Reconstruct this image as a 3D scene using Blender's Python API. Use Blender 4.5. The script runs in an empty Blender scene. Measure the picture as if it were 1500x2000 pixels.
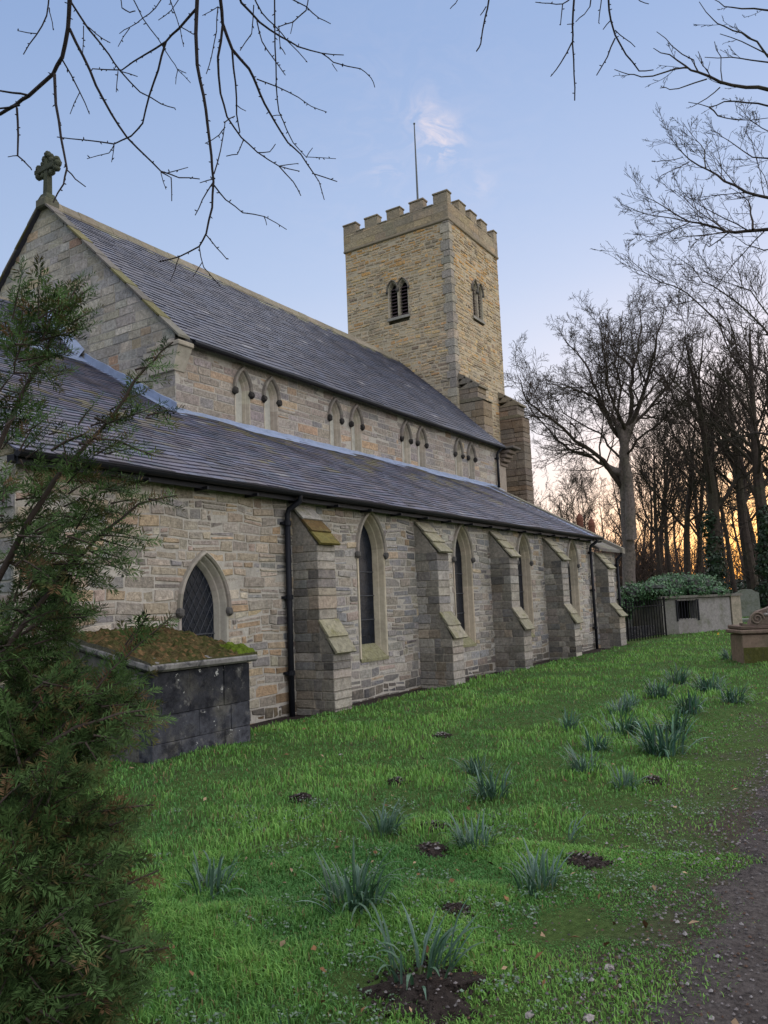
import bpy, math, random
import numpy as np
from mathutils import Vector, Matrix, noise as mnoise

# ------------------------------------------------------------------ camera, world, light, exposure
SC = bpy.context.scene
COL = SC.collection
CAMZ = 1.65
FPX = 1550.0
YAW, PITCH, ROLL = math.radians(32.617), math.radians(6.538), math.radians(-2.266)
_f = Vector((math.cos(PITCH)*math.cos(YAW), math.cos(PITCH)*math.sin(YAW), math.sin(PITCH)))
_r0 = Vector((math.sin(YAW), -math.cos(YAW), 0.0))
_u0 = _r0.cross(_f)
_r = math.cos(ROLL)*_r0 + math.sin(ROLL)*_u0
_u = -math.sin(ROLL)*_r0 + math.cos(ROLL)*_u0
cam = bpy.data.objects.new('camera', bpy.data.cameras.new('camera'))
COL.objects.link(cam)
cam.matrix_world = Matrix(((_r.x, _u.x, -_f.x, 0), (_r.y, _u.y, -_f.y, 0), (_r.z, _u.z, -_f.z, CAMZ), (0, 0, 0, 1)))
cam.data.sensor_fit = 'VERTICAL'
cam.data.sensor_height = 36.0
cam.data.sensor_width = 27.0
cam.data.lens = 36.0*FPX/2000.0
cam.data.clip_start = 0.05
cam.data.clip_end = 5000
SC.camera = cam

SUN_AZ = math.radians(3.0)      # world azimuth of the sunset glow, from +X towards +Y
SUN_EL = math.radians(2.0)
world = bpy.data.worlds.new('World')
SC.world = world
world.use_nodes = True
def build_world():
    nt = world.node_tree; N = nt.nodes; L = nt.links
    N.clear()
    def nd(t, **k):
        n = N.new(t)
        for a, b in k.items(): setattr(n, a, b)
        return n
    def mth(op, a, b=None, clamp=False):
        n = nd('ShaderNodeMath', operation=op); n.use_clamp = clamp
        for i, q in enumerate((a, b)):
            if q is None: continue
            if isinstance(q, (int, float)): n.inputs[i].default_value = q
            else: L.new(q, n.inputs[i])
        return n.outputs[0]
    def vm(op, a, b=None):
        n = nd('ShaderNodeVectorMath', operation=op)
        for i, q in enumerate((a, b)):
            if q is None: continue
            if isinstance(q, tuple): n.inputs[i].default_value = q
            else: L.new(q, n.inputs[i])
        return n
    def mix(fac, a, b, blend='MIX'):
        n = nd('ShaderNodeMix', data_type='RGBA', blend_type=blend)
        for i, q in ((0, fac), (6, a), (7, b)):
            if isinstance(q, (int, float)): n.inputs[i].default_value = q
            elif isinstance(q, tuple): n.inputs[i].default_value = (*q, 1)
            else: L.new(q, n.inputs[i])
        return n.outputs[2]
    tc = nd('ShaderNodeTexCoord')
    dirv = vm('NORMALIZE', tc.outputs['Generated']).outputs[0]
    sep = nd('ShaderNodeSeparateXYZ'); L.new(dirv, sep.inputs[0])
    z = sep.outputs[2]
    # dusk gradient by elevation
    ramp = nd('ShaderNodeValToRGB'); L.new(mth('MAXIMUM', z, 0.0), ramp.inputs[0])
    cr = ramp.color_ramp
    stops = [(0.0, (0.88, 0.72, 0.68)), (0.07, (0.86, 0.78, 0.82)), (0.20, (0.71, 0.74, 0.89)),
             (0.38, (0.49, 0.59, 0.83)), (0.60, (0.35, 0.47, 0.75)), (1.0, (0.29, 0.41, 0.69))]
    cr.elements[0].position = stops[0][0]; cr.elements[0].color = (*stops[0][1], 1)
    cr.elements[1].position = 1.0; cr.elements[1].color = (*stops[-1][1], 1)
    for p, c in stops[1:-1]:
        e = cr.elements.new(p); e.color = (*c, 1)
    col = ramp.outputs[0]
    # sunset glow round the place where the sun went down
    sd = (math.cos(SUN_AZ), math.sin(SUN_AZ), 0.0)
    dt = vm('DOT_PRODUCT', dirv, sd).outputs['Value']
    dt = mth('MAXIMUM', dt, 0.0)
    wide = mth('MULTIPLY', mth('POWER', dt, 5.0), mth('SUBTRACT', 1.0, mth('MULTIPLY', z, 2.2), True))
    col = mix(mth('MULTIPLY', wide, 0.55), col, (1.0, 0.89, 0.86))
    low = mth('POWER', mth('SUBTRACT', 1.0, mth('MULTIPLY', mth('ABSOLUTE', z), 3.3), True), 1.5)
    glow = mth('MULTIPLY', mth('POWER', dt, 42.0), low)
    col = mix(mth('MULTIPLY', glow, 1.25, True), col, (1.25, 0.52, 0.10))
    core = mth('MULTIPLY', mth('POWER', dt, 95.0), mth('POWER', low, 0.6))
    col = mix(mth('MULTIPLY', core, 0.75, True), col, (1.6, 1.02, 0.44))
    far = mth('ADD', 0.80, mth('MULTIPLY', mth('POWER', dt, 1.5), 0.20))     # the sky dims and deepens away from the glow
    fc = nd('ShaderNodeCombineColor')
    L.new(mth('POWER', far, 1.6), fc.inputs[0]); L.new(mth('POWER', far, 1.2), fc.inputs[1]); L.new(mth('POWER', far, 0.85), fc.inputs[2])
    col = mix(1.0, col, fc.outputs[0], 'MULTIPLY')
    # a few thin pink wisps of cloud
    mp = nd('ShaderNodeMapping'); mp.inputs['Scale'].default_value = (16, 16, 34)
    L.new(dirv, mp.inputs[0])
    nz = nd('ShaderNodeTexNoise'); nz.inputs['Scale'].default_value = 1.3
    nz.inputs['Detail'].default_value = 6; nz.inputs['Roughness'].default_value = 0.62
    nz.inputs['Distortion'].default_value = 1.4
    L.new(mp.outputs[0], nz.inputs[0])
    def lobe(px, py, k):
        d = (_f*FPX + _r*(px-750) - _u*(py-1000)).normalized()
        v = vm('DOT_PRODUCT', dirv, (d.x, d.y, d.z)).outputs['Value']
        return mth('POWER', mth('MAXIMUM', v, 0.0), k)
    lb = mth('ADD', mth('ADD', mth('MULTIPLY', lobe(862, 280, 5000), 1.2), mth('MULTIPLY', lobe(838, 232, 5000), 0.7)),
             mth('ADD', mth('MULTIPLY', lobe(752, 335, 9000), 0.45), mth('MULTIPLY', lobe(940, 362, 9000), 0.25)))
    veil = mth('MULTIPLY', lobe(800, 300, 90), 0.10)
    cl = mth('MULTIPLY', mth('MULTIPLY', mth('SUBTRACT', nz.outputs[0], 0.43, True), 4.5), mth('ADD', lb, veil), True)
    col = mix(mth('MULTIPLY', cl, 0.6), col, (0.95, 0.80, 0.80))
    # physical sky underneath, very low sun
    sky = nd('ShaderNodeTexSky', sky_type='NISHITA')
    sky.sun_disc = False
    sky.sun_elevation = SUN_EL
    sky.sun_rotation = math.radians(90) - SUN_AZ
    sky.altitude = 50; sky.air_density = 1.0; sky.dust_density = 1.0; sky.ozone_density = 1.5
    b1 = nd('ShaderNodeBackground'); b1.inputs[1].default_value = 0.05; L.new(sky.outputs[0], b1.inputs[0])
    b2 = nd('ShaderNodeBackground'); b2.inputs[1].default_value = 0.61; L.new(col, b2.inputs[0])
    ad = nd('ShaderNodeAddShader'); L.new(b1.outputs[0], ad.inputs[0]); L.new(b2.outputs[0], ad.inputs[1])
    out = nd('ShaderNodeOutputWorld'); L.new(ad.outputs[0], out.inputs[0])
build_world()

sun = bpy.data.objects.new('sun', bpy.data.lights.new('sun', 'SUN'))
COL.objects.link(sun)
sun.data.energy = 2.5  # very soft fill from high on the right, added to lift walls and lawn
sun.data.angle = math.radians(150)
sun.data.color = (1.0, 0.91, 0.83)
_sd = Vector((math.cos(SUN_AZ-0.9), math.sin(SUN_AZ-0.9), math.tan(math.radians(58.0))))
sun.rotation_euler = _sd.to_track_quat('Z', 'Y').to_euler()

vs = SC.view_settings
vs.view_transform = 'Standard'
vs.look = 'None'
vs.gamma = 1.0
vs.exposure = 0.66
vs.use_curve_mapping = False
SC.display_settings.display_device = 'sRGB'
SC.cycles.max_bounces = 6
SC.cycles.use_denoising = True

# ------------------------------------------------------------------ geometry of the view
def ray(px, py):
    return _f*FPX + _r*(px-750) - _u*(py-1000)
CAMP = Vector((0, 0, CAMZ))
def at_x(px, py, X):
    d = ray(px, py); return CAMP + d*(X/d.x)
def at_y(px, py, Y):
    d = ray(px, py); return CAMP + d*(Y/d.y)
def at_d(px, py, depth):
    return CAMP + ray(px, py)*(depth/FPX)
def proj(p):
    q = Vector(p) - CAMP; w = q.dot(_f)
    if w < 0.05: return (-1e6, -1e6, w)
    return (750+FPX*q.dot(_r)/w, 1000-FPX*q.dot(_u)/w, w)

def sstep(a, b, x):
    t = min(1.0, max(0.0, (x-a)/(b-a))); return t*t*(3-2*t)
def H(x, y):
    z = 0.045*sstep(2.5, 6.0, y)*(1-sstep(9.0, 14.0, y))
    z += 0.11*math.exp(-((x-6.2)/2.0)**2-((y-6.5)/1.0)**2)
    z += 0.75*sstep(26, 58, x)
    z += 0.018*math.sin(1.7*x+0.6*y)*math.sin(1.3*y-0.4*x+1.0)*sstep(0.9, 2.0, abs(y-0.0)+0.0)
    z += 0.010*math.sin(4.1*x+1.1)*math.sin(3.7*y+2.0)
    if 7.4 < x < 25.5:
        z -= 0.07*sstep(7.32, 7.62, y)*(1-sstep(8.1, 8.6, y))
    return z
def on_ground(px, py):
    d = ray(px, py); z = 0.0
    for _ in range(12):
        t = (z-CAMZ)/d.z; p = CAMP + d*t; z = H(p.x, p.y)
    return Vector((p.x, p.y, z))

# ------------------------------------------------------------------ helpers
class MB:
    def __init__(s): s.v = []; s.f = []; s.c = []
    def add(s, verts, faces, col=(1, 1, 1)):
        b = len(s.v); s.v.extend(verts)
        for q in faces: s.f.append(tuple(i+b for i in q)); s.c.append(col)
    def box(s, x0, x1, y0, y1, z0, z1, col=(1, 1, 1)):
        s.add([(x0, y0, z0), (x1, y0, z0), (x1, y1, z0), (x0, y1, z0), (x0, y0, z1), (x1, y0, z1), (x1, y1, z1), (x0, y1, z1)],
              [(0, 3, 2, 1), (4, 5, 6, 7), (0, 1, 5, 4), (1, 2, 6, 5), (2, 3, 7, 6), (3, 0, 4, 7)], col)
    def hexa(s, a, col=(1, 1, 1)):   # 8 points: bottom 4 then top 4
        s.add([tuple(p) for p in a], [(0, 3, 2, 1), (4, 5, 6, 7), (0, 1, 5, 4), (1, 2, 6, 5), (2, 3, 7, 6), (3, 0, 4, 7)], col)
    def bevbox(s, x0, x1, y0, y1, z0, z1, b=0.012, col=(1, 1, 1), j=0.0, rng=None):
        # chamfered block: 24 verts
        X = (x0, x1); Y = (y0, y1); Z = (z0, z1); vid = {}; vv = []
        for i in range(2):
            for k in range(2):
                for m in range(2):
                    sx = 1 if i == 0 else -1; sy = 1 if k == 0 else -1; sz = 1 if m == 0 else -1
                    o = (0, 0, 0) if not rng else tuple(rng.uniform(-j, j) for _ in range(3))
                    for ax in range(3):
                        p = [X[i]+o[0], Y[k]+o[1], Z[m]+o[2]]
                        for a2, sg in ((0, sx), (1, sy), (2, sz)):
                            if a2 != ax: p[a2] += sg*b
                        vid[(i, k, m, ax)] = len(vv); vv.append(tuple(p))
        F = []
        for i in range(2): F.append([vid[(i, k, m, 0)] for k, m in ((0, 0), (1, 0), (1, 1), (0, 1))])
        for k in range(2): F.append([vid[(i, k, m, 1)] for i, m in ((0, 0), (1, 0), (1, 1), (0, 1))])
        for m in range(2): F.append([vid[(i, k, m, 2)] for i, k in ((0, 0), (1, 0), (1, 1), (0, 1))])
        for k in range(2):
            for m in range(2): F.append([vid[(0, k, m, 1)], vid[(1, k, m, 1)], vid[(1, k, m, 2)], vid[(0, k, m, 2)]])
        for i in range(2):
            for m in range(2): F.append([vid[(i, 0, m, 0)], vid[(i, 1, m, 0)], vid[(i, 1, m, 2)], vid[(i, 0, m, 2)]])
        for i in range(2):
            for k in range(2): F.append([vid[(i, k, 0, 0)], vid[(i, k, 1, 0)], vid[(i, k, 1, 1)], vid[(i, k, 0, 1)]])
        for i in range(2):
            for k in range(2):
                for m in range(2): F.append([vid[(i, k, m, 0)], vid[(i, k, m, 1)], vid[(i, k, m, 2)]])
        s.add(vv, F, col)
    def tube(s, pts, rad, n=5, col=(1, 1, 1), cap=False):
        k = len(pts); b = len(s.v); V = s.v
        px = py = pz = None
        for i in range(k):
            p = pts[i]; a = pts[i-1] if i else p; c = pts[i+1] if i < k-1 else p
            dx = c[0]-a[0]; dy = c[1]-a[1]; dz = c[2]-a[2]
            l = math.sqrt(dx*dx+dy*dy+dz*dz) or 1e-9; dx /= l; dy /= l; dz /= l
            if px is None:
                if abs(dz) < 0.9: px, py, pz = -dy, dx, 0.0
                else: px, py, pz = 0.0, -dz, dy
            t = px*dx+py*dy+pz*dz; px -= t*dx; py -= t*dy; pz -= t*dz
            l = math.sqrt(px*px+py*py+pz*pz) or 1e-9; px /= l; py /= l; pz /= l
            qx = dy*pz-dz*py; qy = dz*px-dx*pz; qz = dx*py-dy*px
            r = rad[i]
            for m in range(n):
                a2 = 6.283185*m/n; ca = math.cos(a2)*r; sa = math.sin(a2)*r
                V.append((p[0]+ca*px+sa*qx, p[1]+ca*py+sa*qy, p[2]+ca*pz+sa*qz))
        for i in range(k-1):
            for m in range(n):
                m2 = (m+1) % n
                s.f.append((b+i*n+m, b+i*n+m2, b+(i+1)*n+m2, b+(i+1)*n+m)); s.c.append(col)
        if cap:
            s.f.append(tuple(b+(k-1)*n+m for m in range(n))); s.c.append(col)
            s.f.append(tuple(b+m for m in reversed(range(n)))); s.c.append(col)
    def lathe(s, c, prof, n=12, col=(1, 1, 1)):
        b = len(s.v)
        for r, z in prof:
            for m in range(n):
                a = 2*math.pi*m/n; s.v.append((c[0]+r*math.cos(a), c[1]+r*math.sin(a), c[2]+z))
        for i in range(len(prof)-1):
            for m in range(n):
                m2 = (m+1) % n
                s.f.append((b+i*n+m, b+i*n+m2, b+(i+1)*n+m2, b+(i+1)*n+m)); s.c.append(col)
    def blob(s, c, rx, ry, rz, rng, jit=0.12, col=(1, 1, 1), nu=8, nv=6):
        b = len(s.v)
        for i in range(nv+1):
            ph = math.pi*i/nv
            for m in range(nu):
                a = 2*math.pi*m/nu; k = 1+rng.uniform(-jit, jit)
                s.v.append((c[0]+rx*k*math.sin(ph)*math.cos(a), c[1]+ry*k*math.sin(ph)*math.sin(a), c[2]+rz*k*math.cos(ph)))
        for i in range(nv):
            for m in range(nu):
                m2 = (m+1) % nu
                s.f.append((b+i*nu+m, b+(i+1)*nu+m, b+(i+1)*nu+m2, b+i*nu+m2)); s.c.append(col)
    def mesh(s, name):
        me = bpy.data.meshes.new(name)
        me.from_pydata(s.v, [], s.f)
        at = me.attributes.new('tint', 'FLOAT_COLOR', 'FACE')
        arr = np.ones((len(s.f), 4), np.float32); 
        if s.c: arr[:, :3] = np.array(s.c, np.float32)
        at.data.foreach_set('color', arr.ravel())
        return me
    def build(s, name, m, parent=None, smooth=False):
        me = s.mesh(name)
        return link(name, me, m, parent, smooth)
def link(name, me, m, parent=None, smooth=False):
    if m is not None and not me.materials: me.materials.append(m)
    if smooth: me.polygons.foreach_set('use_smooth', np.ones(len(me.polygons), bool))
    o = bpy.data.objects.new(name, me); COL.objects.link(o)
    if parent is not None:
        o.parent = parent
        o.matrix_parent_inverse = world_of(parent).inverted()
    return o
def world_of(o):
    m = o.matrix_basis.copy()
    if o.parent is not None: m = world_of(o.parent) @ o.matrix_parent_inverse @ m
    return m
def empty(name, loc, label=None, cat=None, group=None):
    o = bpy.data.objects.new(name, None); COL.objects.link(o); o.location = loc
    o.empty_display_size = 0.2
    return tag(o, label, cat, group)
def tag(o, label=None, cat=None, group=None, kind=None):
    if label: o['label'] = label
    if cat: o['category'] = cat
    if group: o['group'] = group
    if kind: o['kind'] = kind
    return o
def np_mesh(name, verts, faces, tint=None):
    """verts (n,3), faces (m,k) all the same size; tint (m,3)"""
    me = bpy.data.meshes.new(name)
    n, k = faces.shape
    me.vertices.add(len(verts)); me.vertices.foreach_set('co', verts.astype(np.float32).ravel())
    me.loops.add(n*k); me.loops.foreach_set('vertex_index', faces.astype(np.int32).ravel())
    me.polygons.add(n)
    me.polygons.foreach_set('loop_start', np.arange(0, n*k, k, dtype=np.int32))
    me.update(calc_edges=True)
    if tint is not None:
        at = me.attributes.new('tint', 'FLOAT_COLOR', 'FACE')
        a = np.ones((n, 4), np.float32); a[:, :3] = tint
        at.data.foreach_set('color', a.ravel())
    return me
def fbm(x, y, z=0.0, o=3):
    return mnoise.fractal(Vector((x, y, z)), 1.0, 2.0, o)

# ------------------------------------------------------------------ materials
def mat(name, base=(0.5, 0.5, 0.5), rough=0.85, spec=0.3, tint=False, var=None, big=None, bump=None, patches=(), metal=0.0, trans=0.0, grime=None):
    """var=(scale, lo, hi): fine multiply noise; big=(scale, colour, amount): large patches; bump=(scale, strength, dist)"""
    m = bpy.data.materials.new(name); m.use_nodes = True
    nt = m.node_tree; N = nt.nodes; L = nt.links
    bs = N['Principled BSDF']
    bs.inputs['Roughness'].default_value = rough
    bs.inputs['Specular IOR Level'].default_value = spec
    bs.inputs['Metallic'].default_value = metal
    geo = N.new('ShaderNodeNewGeometry')
    pos = geo.outputs['Position']
    def nz(scale, detail=4, r=0.6):
        n = N.new('ShaderNodeTexNoise'); n.inputs['Scale'].default_value = scale
        n.inputs['Detail'].default_value = detail; n.inputs['Roughness'].default_value = r
        L.new(pos, n.inputs['Vector']); return n.outputs['Fac']
    def mr(v, a, b, c, d):
        n = N.new('ShaderNodeMapRange'); n.inputs[1].default_value = a; n.inputs[2].default_value = b
        n.inputs[3].default_value = c; n.inputs[4].default_value = d; L.new(v, n.inputs[0]); return n.outputs[0]
    def mixc(f, a, b, blend='MIX'):
        n = N.new('ShaderNodeMix'); n.data_type = 'RGBA'; n.blend_type = blend
        for i, q in ((0, f), (6, a), (7, b)):
            if isinstance(q, (int, float)): n.inputs[i].default_value = q
            elif isinstance(q, tuple): n.inputs[i].default_value = (*q, 1)
            else: L.new(q, n.inputs[i])
        return n.outputs[2]
    rgb = N.new('ShaderNodeRGB'); rgb.outputs[0].default_value = (*base, 1); col = rgb.outputs[0]
    if tint:
        at = N.new('ShaderNodeAttribute'); at.attribute_name = 'tint'
        col = mixc(1.0, col, at.outputs['Color'], 'MULTIPLY')
    if big:
        for sc_, c_, lo, hi, am in (big if isinstance(big, list) else [big]):
            col = mixc(mr(nz(sc_, 5, 0.65), lo, hi, 0.0, am), col, c_)
    if var:
        v = mr(nz(var[0], 6, 0.7), 0.28, 0.72, var[1], var[2])
        cb = N.new('ShaderNodeCombineColor')
        for i in range(3): L.new(v, cb.inputs[i])
        col = mixc(1.0, col, cb.outputs[0], 'MULTIPLY')
    L.new(col, bs.inputs['Base Color'])
    if bump:
        b = N.new('ShaderNodeBump'); b.inputs['Strength'].default_value = bump[1]; b.inputs['Distance'].default_value = bump[2]
        L.new(nz(bump[0], 6, 0.7), b.inputs['Height']); L.new(b.outputs[0], bs.inputs['Normal'])
    if trans:
        tr = N.new('ShaderNodeBsdfTranslucent'); L.new(col, tr.inputs[0])
        mx = N.new('ShaderNodeMixShader'); mx.inputs[0].default_value = trans
        L.new(bs.outputs[0], mx.inputs[1]); L.new(tr.outputs[0], mx.inputs[2])
        L.new(mx.outputs[0], N['Material Output'].inputs[0])
    return m
M = {}
M['stone'] = mat('rubble_stone', (1, 1, 1), 0.93, 0.12, True, (17, 0.60, 1.42), [(0.9, (0.17, 0.16, 0.145), 0.50, 0.70, 0.5), (4.3, (0.46, 0.39, 0.29), 0.54, 0.75, 0.35), (6.5, (0.13, 0.125, 0.115), 0.59, 0.72, 0.55), (2.1, (0.25, 0.22, 0.17), 0.50, 0.70, 0.35)], (34, 1.0, 0.03))
M['mortar'] = mat('lime_mortar', (0.44, 0.41, 0.355), 0.95, 0.1, False, (20, 0.7, 1.15), (1.0, (0.16, 0.145, 0.13), 0.5, 0.7, 0.6), (60, 0.5, 0.008))
M['towermortar'] = mat('tower_mortar', (0.52, 0.44, 0.31), 0.95, 0.1, False, (16, 0.75, 1.12), (1.0, (0.25, 0.21, 0.15), 0.5, 0.7, 0.5), (50, 0.5, 0.01))
M['dressed'] = mat('dressed_stone', (1, 1, 1), 0.9, 0.15, True, (9, 0.78, 1.15), [(2.3, (0.16, 0.15, 0.13), 0.55, 0.78, 0.55)], (70, 0.35, 0.006))
M['mossy'] = mat('mossy_stone', (1, 1, 1), 0.95, 0.1, True, (16, 0.6, 1.3), [(4.5, (0.17, 0.165, 0.06), 0.50, 0.68, 0.6), (11.0, (0.09, 0.085, 0.06), 0.56, 0.7, 0.6)], (50, 0.7, 0.015))
M['slate'] = mat('roof_slate', (1, 1, 1), 0.55, 0.30, True, (16, 0.75, 1.22), [(1.3, (0.075, 0.068, 0.072), 0.5, 0.75, 0.4), (5.0, (0.12, 0.115, 0.085), 0.62, 0.72, 0.45)], (40, 0.4, 0.006))
M['ridge'] = mat('ridge_stone', (1, 1, 1), 0.92, 0.15, True, (10, 0.7, 1.2), [(2.0, (0.15, 0.145, 0.085), 0.50, 0.72, 0.5)], (40, 0.4, 0.01))
M['lead'] = mat('sheet_lead', (0.25, 0.31, 0.44), 0.55, 0.3, False, (5, 0.8, 1.15), (3.0, (0.16, 0.18, 0.22), 0.55, 0.75, 0.6), (18, 0.3, 0.012))
M['black'] = mat('black_iron_paint', (0.010, 0.011, 0.015), 0.55, 0.18, False, (12, 0.8, 1.3))
M['glass'] = mat('leaded_glass', (0.008, 0.011, 0.018), 0.22, 0.16, False, (7, 0.6, 1.5), None, (9, 0.25, 0.02))
M['came'] = mat('lead_came', (0.055, 0.06, 0.07), 0.6, 0.4)
M['louvre'] = mat('louvre_board', (0.075, 0.05, 0.055), 0.8, 0.2, True, (15, 0.7, 1.2))
M['dark'] = mat('dark_interior', (0.01, 0.01, 0.01), 1.0, 0.0)
M['blackstone'] = mat('soot_black_stone', (1, 1, 1), 0.9, 0.12, True, (10, 0.5, 1.6), [(2.6, (0.10, 0.095, 0.078), 0.50, 0.68, 0.7), (5.5, (0.20, 0.195, 0.18), 0.60, 0.70, 0.6), (8.0, (0.012, 0.013, 0.018), 0.52, 0.62, 0.7), (11.0, (0.46, 0.46, 0.44), 0.665, 0.69, 0.85)], (45, 0.6, 0.012))
M['moss'] = mat('moss', (1, 1, 1), 1.0, 0.05, True, (40, 0.5, 1.5), None, (120, 0.8, 0.02))
M['ground'] = mat('turf_soil', (1, 1, 1), 1.0, 0.05, True, (24, 0.5, 1.5), [(2.7, (0.06, 0.052, 0.035), 0.58, 0.72, 0.5)], (70, 0.8, 0.025))
M['soil'] = mat('bare_soil', (0.034, 0.026, 0.022), 0.95, 0.15, False, (30, 0.5, 1.6), (5.0, (0.055, 0.045, 0.04), 0.5, 0.7, 0.6), (60, 0.9, 0.03))
M['path'] = mat('trodden_path', (0.090, 0.078, 0.072), 0.95, 0.12, False, (32, 0.35, 1.7), [(1.6, (0.050, 0.043, 0.042), 0.45, 0.65, 0.75), (9.0, (0.16, 0.15, 0.15), 0.60, 0.70, 0.55), (14.0, (0.035, 0.03, 0.03), 0.58, 0.68, 0.6)], (55, 1.0, 0.03))
M['pebble'] = mat('pebbles', (1, 1, 1), 0.8, 0.25, True, (40, 0.7, 1.3))
M['grass'] = mat('grass_blade', (1, 1, 1), 0.6, 0.25, True, None, None, None, trans=0.25)
M['leaf'] = mat('strap_leaf', (1, 1, 1), 0.42, 0.4, True, (30, 0.8, 1.2), None, None, trans=0.15)
M['needle'] = mat('yew_needle', (1, 1, 1), 0.7, 0.08, True, None, None, None, trans=0.12)
M['deadleaf'] = mat('dead_leaf', (1, 1, 1), 0.8, 0.15, True, (40, 0.7, 1.3))
M['bark'] = mat('dark_bark', (0.030, 0.024, 0.024), 0.9, 0.15, False, (30, 0.6, 1.5), None, (60, 0.5, 0.01))
M['barkgrey'] = mat('grey_bark', (0.19, 0.158, 0.143), 0.95, 0.1, False, (7, 0.4, 1.5), [(0.9, (0.13, 0.12, 0.085), 0.45, 0.65, 0.6), (3.5, (0.09, 0.078, 0.07), 0.57, 0.70, 0.6)], (14, 0.9, 0.06))
M['barkwood'] = mat('wood_bark', (0.055, 0.043, 0.036), 0.95, 0.1, False, (6, 0.6, 1.4), (0.8, (0.05, 0.055, 0.03), 0.45, 0.7, 0.6))
M['twigfar'] = mat('far_twig', (0.085, 0.062, 0.050), 0.95, 0.1)
M['ivy'] = mat('ivy_leaf', (1, 1, 1), 0.45, 0.4, True, None, None, None, trans=0.1)
M['graniteg'] = mat('grave_stone', (1, 1, 1), 0.9, 0.15, True, (12, 0.7, 1.25), [(2.5, (0.09, 0.10, 0.05), 0.48, 0.7, 0.6)], (50, 0.5, 0.01))
M['terracotta'] = mat('terracotta', (0.17, 0.07, 0.045), 0.8, 0.2, False, (20, 0.6, 1.2))
M['iron'] = mat('old_iron', (0.008, 0.008, 0.009), 0.8, 0.1)
M['pole'] = mat('grey_pole_paint', (0.10, 0.11, 0.11), 0.5, 0.4)

# ------------------------------------------------------------------ ground
def build_ground():
    def axis(lo, hi, flo, fhi, fs, g):
        a = list(np.arange(flo, fhi+1e-6, fs)); s = fs; x = fhi
        while x < hi: s *= g; x += s; a.append(x)
        s = fs; x = flo
        while x > lo: s *= g; x -= s; a.insert(0, x)
        return a
    xs = axis(-900, 2500, 0.0, 30.0, 0.14, 1.22); ys = axis(-1500, 1500, -2.2, 8.6, 0.12, 1.25)
    nx, ny = len(xs), len(ys)
    v = np.array([(x, y, H(x, y)) for x in xs for y in ys])
    i = np.arange(nx-1)[:, None]*ny+np.arange(ny-1)[None, :]
    f = np.stack([i, i+ny, i+ny+1, i+1], -1).reshape(-1, 4)
    me = np_mesh('ground', v, f); at = me.attributes.new('tint', 'FLOAT_COLOR', 'POINT')
    tc = np.ones((len(v), 4), np.float32); ga = np.array((0.052, 0.085, 0.024)); so = np.array((0.062, 0.052, 0.042))
    for q in range(len(v)):
        x, y = v[q, 0], v[q, 1]
        if abs(x) > 60 or abs(y) > 30: k = 0.0
        else:
            k = 1-sstep(0.0, 1.0, y-0.86) if y > 0 else 1-sstep(0.0, 1.0, -1.5-y)
            k = min(1.0, max(1-sstep(0.05, 0.5, y-0.90) if y > -0.2 else 0.0, k*0.9+0.9*fbm(x*2.1, y*2.1, 2.0)-0.05))
        tc[q, :3] = ga*(1-k)+so*k
    at.data.foreach_set('color', tc.ravel())
    o = link('ground', me, M['ground'], None, True); tag(o, kind='structure')
    # trodden path with a ragged edge
    mb = MB(); n = 900
    rows = []
    for k in range(n+1):
        x = -3.0+36.0*(k/n)**1.25
        e = 0.90+0.20*sstep(4, 9, x)+0.14*fbm(x*1.3, 3.1)+0.10*fbm(x*3.0, 7.7)+0.03*fbm(x*9.0, 1.7)+0.06*math.sin(x*0.4)
        w = [e+0.12, e-0.10, e-0.40, 0.2, -0.5, -1.1, -1.5+0.1*fbm(x, 9.0)]
        row = []
        for q, y in enumerate(w):
            dz = -0.016 if q in (0, 6) else 0.010
            row.append((x, y, H(x, y)+dz-0.006*(q in (3, 4))+(0.010 if q in (1, 2) else 0.004)*fbm(x*6, y*6)))
        rows.append(row)
    for r_ in rows: mb.v.extend(r_)
    for k in range(n):
        for q in range(6):
            a = k*7+q; mb.f.append((a, a+1, a+8, a+7)); mb.c.append((1, 1, 1))
    o = mb.build('path', M['path'], None, True); tag(o, kind='structure')
    # bare strip of soil along the wall foot
    mb = MB(); n = 120
    for k in range(n+1):
        x = 7.5+18.0*k/n; j = 0.06*fbm(x*2, 1.0)
        for y in (7.26+j, 7.5, 7.8, 8.06): mb.v.append((x, y, H(x, y)+0.006))
    for k in range(n):
        for q in range(3):
            a = k*4+q; mb.f.append((a, a+1, a+5, a+4)); mb.c.append((1, 1, 1))
    o = mb.build('soil_strip', M['soil'], None, True); tag(o, kind='structure')
build_ground()

# ------------------------------------------------------------------ masonry
PAL_AISLE = [((0.36, 0.322, 0.265), 28), ((0.315, 0.295, 0.275), 24), ((0.235, 0.24, 0.255), 12), ((0.40, 0.32, 0.22), 11),
             ((0.41, 0.30, 0.19), 5), ((0.34, 0.275, 0.24), 8), ((0.175, 0.165, 0.165), 8), ((0.44, 0.41, 0.35), 10)]
PAL_GABLE = [((0.40, 0.36, 0.28), 34), ((0.36, 0.335, 0.29), 26), ((0.32, 0.31, 0.29), 16), ((0.43, 0.33, 0.21), 7), ((0.36, 0.23, 0.15), 3), ((0.46, 0.43, 0.35), 10)]
PAL_CLERE = [((0.32, 0.275, 0.235), 30), ((0.29, 0.265, 0.25), 24), ((0.36, 0.31, 0.25), 18), ((0.24, 0.23, 0.23), 10), ((0.40, 0.30, 0.20), 8), ((0.38, 0.25, 0.16), 3)]
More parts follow.
